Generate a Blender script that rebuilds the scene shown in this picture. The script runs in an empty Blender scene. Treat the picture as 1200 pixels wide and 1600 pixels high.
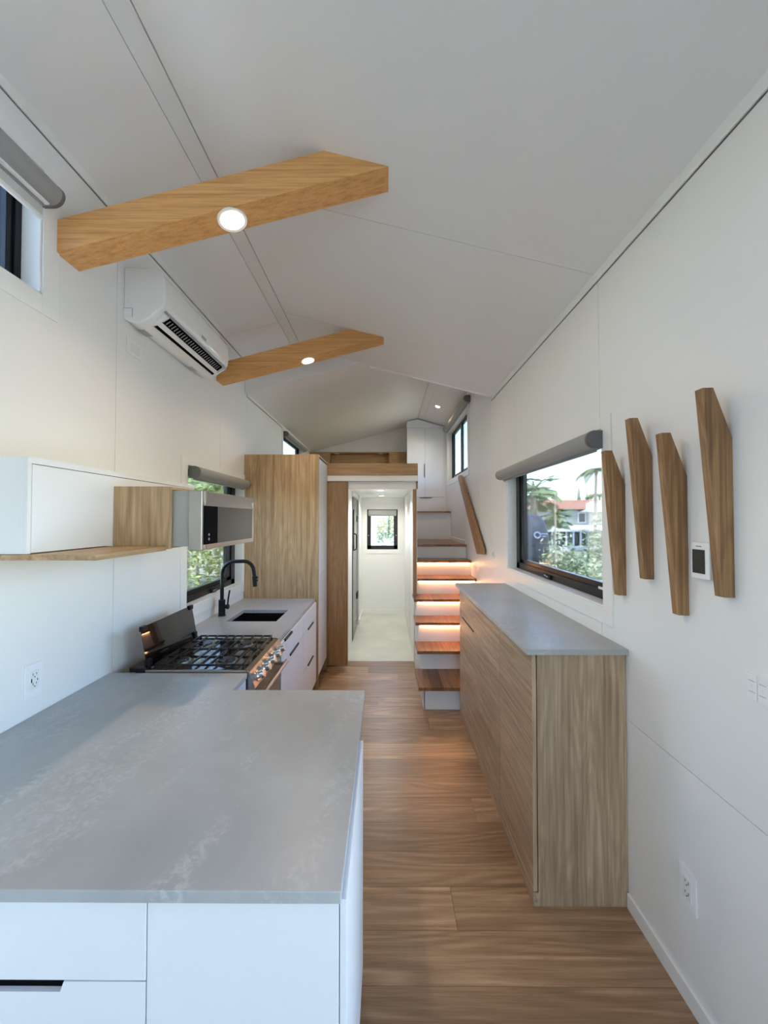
import bpy, bmesh, math, random
from mathutils import Vector, Matrix
random.seed(7)
sc = bpy.context.scene
COL = sc.collection
R = math.radians

# ------------------------------------------------------------------ camera
cam_d = bpy.data.cameras.new('camera')
cam_d.sensor_fit = 'HORIZONTAL'; cam_d.sensor_width = 36.0
cam_d.lens = 36.0 * 590.0 / 1200.0
cam_d.clip_start = 0.05; cam_d.clip_end = 500
cam = bpy.data.objects.new('camera', cam_d); COL.objects.link(cam)
cam.location = (0, 0, 1.72)
cam.rotation_euler = (R(90) + math.atan(11 / 590), 0, math.atan(3 / 590))
sc.camera = cam

# ------------------------------------------------------------------ world, sun, exposure
SUN_DIR = Vector((-0.06, -0.36, 0.93)).normalized()       # towards the sun
w = bpy.data.worlds.new('sky'); sc.world = w; w.use_nodes = True
nt = w.node_tree; nt.nodes.clear()
wo = nt.nodes.new('ShaderNodeOutputWorld'); bg = nt.nodes.new('ShaderNodeBackground')
sky = nt.nodes.new('ShaderNodeTexSky'); sky.sky_type = 'NISHITA'
sky.sun_disc = False; sky.sun_elevation = math.asin(SUN_DIR.z)
sky.sun_rotation = math.atan2(SUN_DIR.x, SUN_DIR.y)
sky.altitude = 0; sky.air_density = 1.0; sky.dust_density = .6; sky.ozone_density = 3.0
nt.links.new(sky.outputs[0], bg.inputs[0]); bg.inputs[1].default_value = 0.86
nt.links.new(bg.outputs[0], wo.inputs[0])
sd = bpy.data.lights.new('sun', 'SUN'); sd.energy = 6.4; sd.angle = R(0.6); sd.color = (1.0, .97, .92)
so = bpy.data.objects.new('sun', sd); COL.objects.link(so)
so.rotation_euler = SUN_DIR.to_track_quat('Z', 'Y').to_euler(); so.location = (0, -6, 12)

def portal(loc, rot, sx, sy):
    d = bpy.data.lights.new('portal', 'AREA'); d.shape = 'RECTANGLE'; d.size = sx; d.size_y = sy
    d.cycles.is_portal = True
    o = bpy.data.objects.new('portal', d); COL.objects.link(o); o.location = loc; o.rotation_euler = rot
portal((.15, -4.23, 1.20), (R(90), 0, 0), 1.5, 2.3)        # glazed back doors
portal((1.16, -.14, 1.16), (0, R(90), 0), 2.25, 2.1)         # unseen side door beside the camera, added to light the left wall
portal((-1.53, -1.5, 1.755), (0, R(-90), 0), 1.2, 1.2)      # left window behind the camera, added to brighten the room
portal((1.16, 2.61, 1.73), (0, R(90), 0), .9, 1.5)
portal((-1.53, 3.23, 1.6), (0, R(-90), 0), 1.05, 1.1)
portal((-1.53, 1.02, 2.91), (0, R(-90), 0), .55, 1.05)
portal((1.17, 5.77, 2.78), (0, R(90), 0), .85, 1.65)

sc.view_settings.view_transform = 'Standard'; sc.view_settings.look = 'None'
sc.view_settings.gamma = 1.0; sc.view_settings.use_curve_mapping = False
sc.view_settings.exposure = 1.30
sc.cycles.max_bounces = 10; sc.cycles.diffuse_bounces = 6; sc.cycles.glossy_bounces = 4
sc.cycles.transparent_max_bounces = 12; sc.cycles.caustics_reflective = False; sc.cycles.caustics_refractive = False
sc.cycles.sample_clamp_indirect = 8; sc.cycles.use_denoising = True

# ------------------------------------------------------------------ materials
def new_mat(name):
    m = bpy.data.materials.new(name); m.use_nodes = True
    n = m.node_tree; b = n.nodes['Principled BSDF']
    return m, n, b
def plain(name, col, rough=.5, metal=0, bump=0, bscale=200, spec=.5, emit=None, estr=0, coat=0):
    m, n, b = new_mat(name)
    b.inputs['Base Color'].default_value = (*col, 1); b.inputs['Roughness'].default_value = rough
    b.inputs['Metallic'].default_value = metal; b.inputs['Specular IOR Level'].default_value = spec
    b.inputs['Coat Weight'].default_value = coat
    if emit:
        b.inputs['Emission Color'].default_value = (*emit, 1); b.inputs['Emission Strength'].default_value = estr
    if bump:
        tc = n.nodes.new('ShaderNodeTexCoord'); t = n.nodes.new('ShaderNodeTexNoise'); t.inputs['Scale'].default_value = bscale
        t.inputs['Detail'].default_value = 3
        bu = n.nodes.new('ShaderNodeBump'); bu.inputs['Strength'].default_value = bump; bu.inputs['Distance'].default_value = .002
        n.links.new(tc.outputs['Object'], t.inputs['Vector']); n.links.new(t.outputs[0], bu.inputs['Height'])
        n.links.new(bu.outputs[0], b.inputs['Normal'])
    return m
def ramp(n, stops):
    r = n.nodes.new('ShaderNodeValToRGB'); e = r.color_ramp.elements
    while len(e) < len(stops): e.new(.5)
    for i, (p, c) in enumerate(stops): e[i].position = p; e[i].color = (*c, 1)
    return r
def mix(n, a, b, f, blend='MIX'):
    x = n.nodes.new('ShaderNodeMix'); x.data_type = 'RGBA'; x.blend_type = blend
    for s, v in ((0, f), (6, a), (7, b)):
        if hasattr(v, 'links'): n.links.new(v, x.inputs[s])
        else: x.inputs[s].default_value = (*v, 1) if s else v
    return x.outputs[2]
def wood(name, dark, mid, light, axis='X', rough=.42, fine=1.0, ring=.35, vary=.0, knots=0, coat=0.0, size=1.0):
    """grain runs along the given local axis"""
    m, n, b = new_mat(name)
    L = n.links.new
    tc = n.nodes.new('ShaderNodeTexCoord'); oi = n.nodes.new('ShaderNodeObjectInfo')
    mul = n.nodes.new('ShaderNodeVectorMath'); mul.operation = 'SCALE'; mul.inputs[3].default_value = 17.3
    cmb = n.nodes.new('ShaderNodeCombineXYZ')
    for i in range(3): L(oi.outputs['Random'], cmb.inputs[i])
    L(cmb.outputs[0], mul.inputs[0])
    add = n.nodes.new('ShaderNodeVectorMath'); add.operation = 'ADD'
    L(tc.outputs['Object'], add.inputs[0]); L(mul.outputs[0], add.inputs[1])
    def mp(across, along):
        p = n.nodes.new('ShaderNodeMapping')
        s = [across] * 3; s['XYZ'.index(axis)] = along
        p.inputs['Scale'].default_value = s; L(add.outputs[0], p.inputs['Vector']); return p.outputs[0]
    def noise(v, sc_, det=3, rgh=.55, dist=0):
        t = n.nodes.new('ShaderNodeTexNoise'); t.inputs['Scale'].default_value = sc_
        t.inputs['Detail'].default_value = det; t.inputs['Roughness'].default_value = rgh
        t.inputs['Distortion'].default_value = dist; L(v, t.inputs['Vector']); return t.outputs[0]
    big = noise(mp(7 / size, .8 / size), 1.0, 2, .4, .25)
    k = n.nodes.new('ShaderNodeMath'); k.operation = 'MULTIPLY'; L(big, k.inputs[0]); k.inputs[1].default_value = 75
    sn = n.nodes.new('ShaderNodeMath'); sn.operation = 'SINE'; L(k.outputs[0], sn.inputs[0])
    ma = n.nodes.new('ShaderNodeMath'); ma.operation = 'MULTIPLY_ADD'; L(sn.outputs[0], ma.inputs[0])
    ma.inputs[1].default_value = .5; ma.inputs[2].default_value = .5
    streak = noise(mp(60 * fine, 1.6), 1.0, 4, .6, .1)
    pores = noise(mp(330 * fine, 9), 1.0, 2, .6)
    tone = noise(mp(3, .7), 1.0, 2, .5)
    rs = ramp(n, [(.28, dark), (.5, mid), (.72, light)]); L(streak, rs.inputs[0])
    c = mix(n, rs.outputs[0], dark, 0.0)
    mr = n.nodes.new('ShaderNodeMath'); mr.operation = 'MULTIPLY'; L(ma.outputs[0], mr.inputs[0]); mr.inputs[1].default_value = ring
    c = mix(n, rs.outputs[0], dark, mr.outputs[0])
    rp = ramp(n, [(.33, (.74, .70, .66)), (.52, (1, 1, 1))]); L(pores, rp.inputs[0])
    c = mix(n, c, rp.outputs[0], .65, 'MULTIPLY')
    rt = ramp(n, [(.3, (.82, .80, .78)), (.7, (1.12, 1.12, 1.12))]); L(tone, rt.inputs[0])
    c = mix(n, c, rt.outputs[0], .8, 'MULTIPLY')
    if knots:
        v = n.nodes.new('ShaderNodeTexVoronoi'); v.inputs['Scale'].default_value = 1.0
        L(mp(4.2, 1.5), v.inputs['Vector'])
        rk = ramp(n, [(.025, (.16, .09, .05)), (.075, (1, 1, 1))]); L(v.outputs['Distance'], rk.inputs[0])
        c = mix(n, c, rk.outputs[0], knots, 'MULTIPLY')
    if vary:
        rv = ramp(n, [(0, (1 - vary, 1 - vary * 1.1, 1 - vary * 1.25)), (.5, (1, 1, 1)), (1, (1 + vary * .6, 1 + vary * .55, 1 + vary * .5))])
        wn = n.nodes.new('ShaderNodeTexWhiteNoise'); wn.noise_dimensions = '1D'; L(oi.outputs['Random'], wn.inputs['W'])
        L(wn.outputs['Value'], rv.inputs[0]); c = mix(n, c, rv.outputs[0], 1.0, 'MULTIPLY')
    L(c, b.inputs['Base Color']); b.inputs['Roughness'].default_value = rough
    b.inputs['Coat Weight'].default_value = coat; b.inputs['Coat Roughness'].default_value = .3
    bu = n.nodes.new('ShaderNodeBump'); bu.inputs['Strength'].default_value = .12; bu.inputs['Distance'].default_value = .002
    L(pores, bu.inputs['Height']); L(bu.outputs[0], b.inputs['Normal'])
    return m
def concrete(name):
    m, n, b = new_mat(name); L = n.links.new
    tc = n.nodes.new('ShaderNodeTexCoord')
    def noise(scale, det, vec=None, dist=0, rgh=.6):
        t = n.nodes.new('ShaderNodeTexNoise'); t.inputs['Scale'].default_value = scale; t.inputs['Detail'].default_value = det
        t.inputs['Distortion'].default_value = dist; t.inputs['Roughness'].default_value = rgh
        L(vec or tc.outputs['Object'], t.inputs['Vector']); return t.outputs[0]
    cloud = noise(2.2, 4, dist=.4)
    r1 = ramp(n, [(.3, (.34, .345, .345)), (.52, (.40, .405, .405)), (.75, (.45, .46, .46))]); L(cloud, r1.inputs[0])
    mp = n.nodes.new('ShaderNodeMapping'); mp.inputs['Rotation'].default_value = (0, 0, R(14))
    mp2 = n.nodes.new('ShaderNodeMapping'); mp2.inputs['Scale'].default_value = (4.2, 1.0, 1)
    L(tc.outputs['Object'], mp.inputs['Vector']); L(mp.outputs[0], mp2.inputs['Vector'])
    veil = noise(1.5, 5, mp2.outputs[0], .8)
    r2 = ramp(n, [(.50, (0, 0, 0)), (.68, (1, 1, 1))]); L(veil, r2.inputs[0])
    speck = noise(60, 4)
    r3 = ramp(n, [(.45, (0, 0, 0)), (.62, (1, 1, 1))]); L(speck, r3.inputs[0])
    f = mix(n, r2.outputs[0], r3.outputs[0], 1.0, 'MULTIPLY')
    sep = n.nodes.new('ShaderNodeSeparateColor'); L(f, sep.inputs[0])
    fm = n.nodes.new('ShaderNodeMath'); fm.operation = 'MULTIPLY'; L(sep.outputs[0], fm.inputs[0]); fm.inputs[1].default_value = .50
    c = mix(n, r1.outputs[0], (.62, .63, .63), fm.outputs[0])
    L(c, b.inputs['Base Color'])
    rr = n.nodes.new('ShaderNodeMapRange'); L(cloud, rr.inputs[0]); rr.inputs[3].default_value = .285; rr.inputs[4].default_value = .37
    L(rr.outputs[0], b.inputs['Roughness'])
    bu = n.nodes.new('ShaderNodeBump'); bu.inputs['Strength'].default_value = .08; bu.inputs['Distance'].default_value = .002
    L(speck, bu.inputs['Height']); L(bu.outputs[0], b.inputs['Normal'])
    return m
def glassy(name, tint=(1, 1, 1), gloss=.08):
    m = bpy.data.materials.new(name); m.use_nodes = True; n = m.node_tree; n.nodes.clear()
    o = n.nodes.new('ShaderNodeOutputMaterial'); t = n.nodes.new('ShaderNodeBsdfTransparent'); t.inputs[0].default_value = (*tint, 1)
    g = n.nodes.new('ShaderNodeBsdfGlossy'); g.inputs['Roughness'].default_value = .02
    f = n.nodes.new('ShaderNodeFresnel'); f.inputs[0].default_value = 1.45
    ml = n.nodes.new('ShaderNodeMath'); ml.operation = 'MULTIPLY_ADD'; ml.inputs[1].default_value = .8; ml.inputs[2].default_value = gloss * .3
    mx = n.nodes.new('ShaderNodeMixShader'); n.links.new(f.outputs[0], ml.inputs[0]); n.links.new(ml.outputs[0], mx.inputs[0])
    n.links.new(t.outputs[0], mx.inputs[1]); n.links.new(g.outputs[0], mx.inputs[2]); n.links.new(mx.outputs[0], o.inputs[0])
    return m
def mottled(name, a, b_, scale=3, rough=.8, det=4):
    m, n, b = new_mat(name); tc = n.nodes.new('ShaderNodeTexCoord')
    t = n.nodes.new('ShaderNodeTexNoise'); t.inputs['Scale'].default_value = scale; t.inputs['Detail'].default_value = det
    n.links.new(tc.outputs['Object'], t.inputs['Vector']); r = ramp(n, [(.35, a), (.65, b_)]); n.links.new(t.outputs[0], r.inputs[0])
    n.links.new(r.outputs[0], b.inputs['Base Color']); b.inputs['Roughness'].default_value = rough
    return m
def leafy(name, a, b_, rough=.5):
    m, n, b = new_mat(name); g = n.nodes.new('ShaderNodeNewGeometry')
    r = ramp(n, [(.1, a), (.9, b_)]); n.links.new(g.outputs['Random Per Island'], r.inputs[0])
    n.links.new(r.outputs[0], b.inputs['Base Color']); b.inputs['Roughness'].default_value = rough
    return m

M = {}
M['wall'] = plain('wall_paint', (.80, .80, .785), .42, bump=.10, bscale=140)
M['gap'] = plain('joint_shadow', (.30, .30, .29), .8)
M['ceil'] = plain('ceiling_paint', (.84, .84, .83), .34, bump=.05, bscale=120)
M['trim'] = plain('trim_paint', (.82, .82, .80), .35)
M['white_lam'] = plain('white_laminate', (.74, .755, .78), .45, bump=.06, bscale=400)
M['white_gloss'] = plain('glossy_white_plastic', (.83, .84, .83), .12, coat=.3)
M['white_plas'] = plain('white_plastic', (.82, .82, .82), .35)
M['grey_plas'] = plain('grey_plastic', (.30, .31, .32), .35)
M['blind'] = plain('blind_aluminium', (.30, .305, .30), .42)
M['fabric'] = plain('blind_fabric', (.55, .56, .56), .8, bump=.15, bscale=600)
M['cap'] = plain('dark_grey_cap', (.13, .135, .14), .4)
M['black'] = plain('black_frame', (.006, .0065, .008), .28, spec=.35)
M['matte_black'] = plain('matte_black', (.004, .004, .0045), .42, spec=.28)
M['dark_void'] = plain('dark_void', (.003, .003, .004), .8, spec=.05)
M['iron'] = plain('cast_iron', (.008, .008, .009), .30, bump=.1, bscale=300)
M['enamel'] = plain('black_enamel', (.02, .02, .022), .10, coat=.4)
M['steel'] = plain('brushed_steel', (.36, .335, .31), .30, metal=1)
M['steel_satin'] = plain('satin_steel', (.36, .365, .345), .42, metal=.4)
M['chrome'] = plain('chrome', (.78, .78, .79), .14, metal=1)
M['dark_glass'] = plain('dark_oven_glass', (.035, .032, .03), .06, coat=.5)
M['mw_glass'] = plain('microwave_window', (.060, .050, .042), .25, spec=.2)
M['screen'] = plain('dark_screen', (.035, .04, .038), .12)
M['lamp'] = plain('lamp_lens', (1, .95, .85), .5, emit=(1.0, .80, .55), estr=14)
M['lamp_cool'] = plain('lamp_lens_soft', (1, .97, .9), .5, emit=(1.0, .93, .82), estr=7)
M['led'] = plain('led_strip_glow', (1, .8, .5), .5, emit=(1.0, .42, .16), estr=24)
M['glass'] = glassy('window_glass', (.97, .985, .98))
M['shower_glass'] = glassy('shower_glass', (.45, .50, .50), .3)
M['smoked'] = glassy('smoked_glass', (.30, .31, .34), .1)
M['concrete'] = concrete('concrete_top')
oak = dict(dark=(.27, .165, .080), mid=(.46, .31, .165), light=(.60, .425, .245))
for a in 'XYZ': M['oak' + a] = wood('oak_' + a, axis=a, **oak)
for a in 'YZ': M['cab' + a] = wood('cabinet_oak_' + a, (.29, .19, .115), (.48, .345, .220), (.62, .47, .325), a)
M['beam'] = wood('beam_oak', (.56, .27, .080), (.76, .40, .140), (.84, .48, .19), 'X', .38, 1.2, .18)
M['floor'] = wood('floor_oak', (.26, .155, .086), (.43, .275, .165), (.56, .375, .235), 'X', .34, .8, .62, vary=.30, knots=.9, size=1.3)
M['tread'] = wood('tread_hardwood', (.12, .052, .022), (.26, .122, .052), (.36, .185, .085), 'Y', .30, 1.0, .35, vary=.45)
M['hook'] = wood('hook_oak', (.17, .085, .034), (.34, .190, .085), (.48, .30, .145), 'Z', .45, 1.6, .45, vary=.25)
M['dark_oak'] = wood('aged_oak', (.24, .13, .058), (.36, .21, .10), (.43, .26, .13), 'Z', .42, 1.0, .35)
M['dark_oakX'] = wood('aged_oak_x', (.30, .17, .080), (.44, .27, .13), (.52, .33, .17), 'X', .42, 1.0, .30)
M['vinyl'] = mottled('pale_floor', (.50, .50, .44), (.60, .60, .54), 3, .30)
M['ground'] = mottled('ground', (.22, .23, .15), (.34, .33, .24), .6, .95)
M['slab'] = mottled('pale_bounce_slab', (.68, .66, .60), (.76, .74, .67), .8, .9)  # pale so the added slab throws sunlight back indoors

# ------------------------------------------------------------------ mesh helpers
class MB:
    def __init__(s): s.v = []; s.f = []
    def add(s, vs, fs):
        o = len(s.v); s.v += [tuple(p) for p in vs]; s.f += [tuple(i + o for i in f) for f in fs]; return s
    def box(s, x0, x1, y0, y1, z0, z1):
        x0, x1 = sorted((x0, x1)); y0, y1 = sorted((y0, y1)); z0, z1 = sorted((z0, z1))
        return s.add([(x0, y0, z0), (x1, y0, z0), (x1, y1, z0), (x0, y1, z0), (x0, y0, z1), (x1, y0, z1), (x1, y1, z1), (x0, y1, z1)],
                     [(0, 3, 2, 1), (4, 5, 6, 7), (0, 1, 5, 4), (1, 2, 6, 5), (2, 3, 7, 6), (3, 0, 4, 7)])
    def prism(s, axis, poly, a, b):
        """poly in the two other axes (in xyz order); extruded from a to b along axis"""
        def P(p, t):
            return {'X': (t, p[0], p[1]), 'Y': (p[0], t, p[1]), 'Z': (p[0], p[1], t)}[axis]
        n = len(poly)
        return s.add([P(p, a) for p in poly] + [P(p, b) for p in poly],
                     [tuple(range(n)), tuple(range(2 * n - 1, n - 1, -1))] + [(i, i + n, (i + 1) % n + n, (i + 1) % n) for i in range(n)])
    def cyl(s, p0, p1, r0, r1=None, seg=16, cap=True):
        r1 = r0 if r1 is None else r1
        p0 = Vector(p0); p1 = Vector(p1); d = (p1 - p0).normalized()
        u = d.orthogonal().normalized(); w_ = d.cross(u)
        vs = []
        for p, r in ((p0, r0), (p1, r1)):
            vs += [p + (u * math.cos(2 * math.pi * i / seg) + w_ * math.sin(2 * math.pi * i / seg)) * r for i in range(seg)]
        fs = [(i, (i + 1) % seg, (i + 1) % seg + seg, i + seg) for i in range(seg)]
        if cap: fs += [tuple(range(seg - 1, -1, -1)), tuple(range(seg, 2 * seg))]
        return s.add(vs, fs)
    def tube(s, pts, r, seg=12):
        pts = [Vector(p) for p in pts]; n = len(pts); vs = []; rs = r if isinstance(r, (list, tuple)) else [r] * n
        u = None
        for i, p in enumerate(pts):
            d = (pts[min(i + 1, n - 1)] - pts[max(i - 1, 0)]).normalized()
            u = d.orthogonal().normalized() if u is None else (u - d * u.dot(d)).normalized()
            w_ = d.cross(u)
            vs += [p + (u * math.cos(2 * math.pi * k / seg) + w_ * math.sin(2 * math.pi * k / seg)) * rs[i] for k in range(seg)]
        fs = [(i * seg + k, i * seg + (k + 1) % seg, (i + 1) * seg + (k + 1) % seg, (i + 1) * seg + k) for i in range(n - 1) for k in range(seg)]
        fs += [tuple(range(seg - 1, -1, -1)), tuple((n - 1) * seg + k for k in range(seg))]
        return s.add(vs, fs)
    def ring(s, c, d, r0, r1, h, seg=32):
        """flat ring with thickness h along d"""
        c = Vector(c); d = Vector(d).normalized(); u = d.orthogonal().normalized(); w_ = d.cross(u); vs = []
        for (r, t) in ((r0, 0), (r1, 0), (r1 * .96, h), (r0, h * .6)):
            vs += [c + d * t + (u * math.cos(2 * math.pi * i / seg) + w_ * math.sin(2 * math.pi * i / seg)) * r for i in range(seg)]
        fs = [(a * seg + i, a * seg + (i + 1) % seg, ((a + 1) % 4) * seg + (i + 1) % seg, ((a + 1) % 4) * seg + i) for a in range(4) for i in range(seg)]
        return s.add(vs, fs)
    def build(s, name, mat, parent=None, loc=None, bevel=0, smooth=False, seg=2, **props):
        if parent is not None and loc is None: base = Vector(parent['_w'])
        elif loc is not None: base = Vector(loc)
        else: base = Vector(s.v[0])
        me = bpy.data.meshes.new(name)
        me.from_pydata([tuple(Vector(p) - base) for p in s.v], [], s.f); me.update()
        bm = bmesh.new(); bm.from_mesh(me); bmesh.ops.recalc_face_normals(bm, faces=bm.faces); bm.to_mesh(me); bm.free()
        me.materials.append(M[mat] if isinstance(mat, str) else mat)
        o = bpy.data.objects.new(name, me); COL.objects.link(o)
        if parent is not None:
            o.parent = parent; o.location = base - Vector(parent['_w'])
        else: o.location = base
        o['_w'] = tuple(base)
        if smooth:
            for p in me.polygons: p.use_smooth = True
            me.set_sharp_from_angle(angle=R(40))
        if bevel:
            md = o.modifiers.new('edge', 'BEVEL'); md.width = bevel; md.segments = seg; md.limit_method = 'ANGLE'; md.angle_limit = R(40)
        for k, v in props.items(): o[k] = v
        return o
def thing(name, label, cat, loc, group=None):
    o = bpy.data.objects.new(name, None); COL.objects.link(o); o.location = loc; o.empty_display_size = .05
    o['_w'] = tuple(loc); o['label'] = label; o['category'] = cat
    if group: o['group'] = group
    return o
def struct(name, loc, kind='structure'):
    o = bpy.data.objects.new(name, None); COL.objects.link(o); o.location = loc; o['_w'] = tuple(loc); o['kind'] = kind
    return o
def B(*a): return MB().box(*a)
def cells(rect, holes):
    a0, a1, b0, b1 = rect
    As = sorted({a0, a1, *[h[i] for h in holes for i in (0, 1) if a0 < h[i] < a1]})
    Bs = sorted({b0, b1, *[h[i] for h in holes for i in (2, 3) if b0 < h[i] < b1]})
    out = []
    for i in range(len(As) - 1):
        run = None
        for j in range(len(Bs) - 1):
            ca, cb = (As[i] + As[i + 1]) / 2, (Bs[j] + Bs[j + 1]) / 2
            inside = any(h[0] < ca < h[1] and h[2] < cb < h[3] for h in holes)
            if not inside:
                if run and abs(run[3] - Bs[j]) < 1e-6: run[3] = Bs[j + 1]
                else:
                    run = [As[i], As[i + 1], Bs[j], Bs[j + 1]]; out.append(run)
            else: run = None
    return out
def copy_part(src, parent, dloc):
    c = src.copy(); COL.objects.link(c); c.parent = parent; c.location = src.location + Vector(dloc)
    return c

XL, XR = -1.43, 1.077
YB, YT, YE = -4.20, 3.85, 7.20          # back wall behind the camera, roof step, far end wall
def main_l(x): return 3.373 + .265 * (x + 1.43)
def main_r(x): return 2.985 + .2496 * (1.077 - x)
RX = -.968; RX2 = -.856                  # ridge strip of the main roof
def loft_l(x): return 3.010 + .262 * (x + 1.43)
def loft_r(x): return 3.380 + .300 * (1.077 - x)
LX = .566; LX2 = .672

# ================================================================== SETTING
# ---- walls
T = .004
holes_r = [(-1.20, .92, .02, 2.30), (1.875, 3.35, 1.285, 2.17), (4.95, 6.58, 2.37, 3.22)]
holes_l = [(-2.1, -.90, 1.15, 2.36), (.50, 1.54, 2.65, 3.17), (2.70, 3.77, 1.075, 2.11), (5.21, 6.50, 2.50, 2.955)]
def side_wall(name, x, sgn, holes, ztop, panels):
    mb = MB()
    for y0, y1, z0, z1 in cells((YB - .1, YE + .1, -.1, ztop), holes):
        mb.box(x + sgn * T, x + sgn * .115, y0, y1, z0, z1)
    wl = mb.build(name, 'gap', kind='structure')
    for y0, y1, z0, z1 in panels:
        m = MB(); g = .0013
        for c in cells((y0 + g, y1 - g, z0 + g, z1 - g), holes): m.box(x, x + sgn * T, *c)
        m.build('wall_panel', 'wall', wl)
    return wl
rp = []
ys = [YB, -3.04, -1.8, -.56, .68, 1.90, 3.12]
for a, b in zip(ys, ys[1:]): rp += [(a, b, .826, 2.925), (a, b, 0, .826)]
rp += [(3.12, 3.85, 0, 2.925), (3.85, 4.34, 0, 3.40), (4.34, 6.9, 0, 3.40), (6.9, YE, 0, 3.4)]
rp += []
wr = side_wall('wall_right', XR, 1, holes_r, 3.46, rp)
ys = [YB, -2.9, -1.68, -.46, .76, 1.98, 3.24]
lp = [(a, b, 0, 3.318) for a, b in zip(ys, ys[1:])] + [(3.24, 3.85, 0, 3.318), (3.85, 4.46, 0, 2.975), (4.46, 7.2, 0, 2.975)]
wl = side_wall('wall_left', XL, -1, holes_l, 3.46, lp)
# crown trims with a shadow gap under them
B(XL, XL + .006, YB, YT, 3.325, 3.376).build('trim_1', 'trim', kind='structure')
B(XR - .006, XR, YB, YT - .04, 2.931, 2.988).build('trim_2', 'trim', kind='structure')
B(XL, XL + .010, YT, YE, 2.98, 3.016).build('trim_3', 'trim', kind='structure')
B(XR - .010, XR, YT, YE, 3.345, 3.384).build('trim_4', 'trim', kind='structure')
B(XR - .011, XR, YB, 1.708, 0, .066).build('baseboard_right', 'trim', bevel=.002, kind='structure')
# back wall with glazed doors (behind the camera)
mb = MB()
for c in cells((XL - .1, XR + .1, -.1, 3.9), [(-.60, .90, .03, 2.35)]): mb.box(c[0], c[1], YB - .12, YB, c[2], c[3])
mb.build('wall_back', 'wall', kind='structure')
d = struct('door_2', (.15, YB - .06, 0))
for x0, x1 in ((-.60, .15), (.15, .90)):
    m = MB().box(x0, x0 + .06, YB - .09, YB - .04, 0.03, 2.35).box(x1 - .06, x1, YB - .09, YB - .04, 0.03, 2.35)
    m.box(x0, x1, YB - .09, YB - .04, 0.03, 0.11).box(x0, x1, YB - .09, YB - .04, 2.28, 2.35)
    m.build('door_frame', 'black', d)
    B(x0 + .06, x1 - .06, YB - .068, YB - .062, 0.11, 2.28).build('pane', 'glass', d)
d = struct('added_side_door', (XR + .06, -.14, 0))  # unseen glazed door, added and placed to light the left wall
for a, b in ((-1.20, -.14), (-.14, .92)):
    m = MB().box(XR + .05, XR + .09, a, a + .07, .02, 2.30).box(XR + .05, XR + .09, b - .07, b, .02, 2.30).box(XR + .05, XR + .09, a, b, .02, .10).box(XR + .05, XR + .09, a, b, 2.23, 2.30)
    m.build('door_frame', 'black', d)
    B(XR + .068, XR + .074, a + .07, b - .07, .10, 2.23).build('pane', 'glass', d)
# far end wall: lower part carries the hall window, upper part is the loft's end
mb = MB()
for c in cells((XL - .1, XR + .1, -.1, 2.30), [(-.345, .215, 1.165, 1.895)]): mb.box(c[0], c[1], 6.91, YE + .1, c[2], c[3])
mb.build('wall_front', 'wall', kind='structure')
mb = MB().prism('Y', [(XL - .1, 2.30), (XR + .1, 2.30), (XR + .1, 3.60), (XL - .1, 3.60)], YE, YE + .1)
mb.build('wall_loft_end', 'wall', kind='structure')
# ---- roof shell and ceiling panels
roof = MB()
roof.prism('Y', [(XL - .115, main_l(XL - .115)), (RX, main_l(RX)), (RX, main_l(RX) + .16), (XL - .115, main_l(XL - .115) + .16)], YB - .12, YT)
roof.prism('Y', [(RX, main_r(RX)), (XR + .115, main_r(XR + .115)), (XR + .115, main_r(XR) + .16), (RX, main_r(RX) + .16)], YB - .12, YT)
roof.prism('Y', [(XL - .115, loft_l(XL - .115)), (LX, loft_l(LX)), (LX, loft_l(LX) + .16), (XL - .115, loft_l(XL - .115) + .16)], YT - .02, YE + .1)
roof.prism('Y', [(LX, loft_r(LX)), (XR + .115, loft_r(XR + .115)), (XR + .115, loft_r(XR) + .16), (LX, loft_r(LX) + .16)], YT - .02, YE + .1)
# closure between the two roof heights (right of where they cross), never seen from inside the room
roof.prism('Y', [(-.15, main_r(-.15) + .02), (XR + .115, main_r(XR + .1) + .02), (XR + .115, 3.56), (LX, 3.66), (-.15, 3.50)], YT - .05, YT - .008)
cl = roof.build('ceiling', 'gap', kind='structure')
def cpanel(x0, x1, y0, y1, fn, mat='ceil', t=.006, g=.0014):
    MB().prism('Y', [(x0 + g, fn(x0 + g) - t), (x1 - g, fn(x1 - g) - t), (x1 - g, fn(x1 - g)), (x0 + g, fn(x0 + g))], y0 + g, y1 - g).build('ceiling_panel', mat, cl)
for a, b in ((YB, -2.95), (-2.95, -1.73), (-1.73, -.51), (-.51, .71), (.71, 1.93), (1.93, 3.15), (3.15, YT - .002)):
    cpanel(RX2, XR, a, b, main_r)
for a, b in ((YB, -2.74), (-2.74, -1.52), (-1.52, -.30), (-.30, .92), (.92, 2.14), (2.14, 3.36), (3.36, YT - .05)):
    cpanel(XL, RX, a, b, main_l)
cpanel(RX, RX2, YB, YT - .002, main_r, 'trim', .009, .0035)
for a, b in ((YT, YE),):
    cpanel(XL, LX, a, b, loft_l); cpanel(LX2, XR, a, b, loft_r)
cpanel(LX, LX2, YT, YE, loft_r, 'ceil', .009, .0025)
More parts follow.
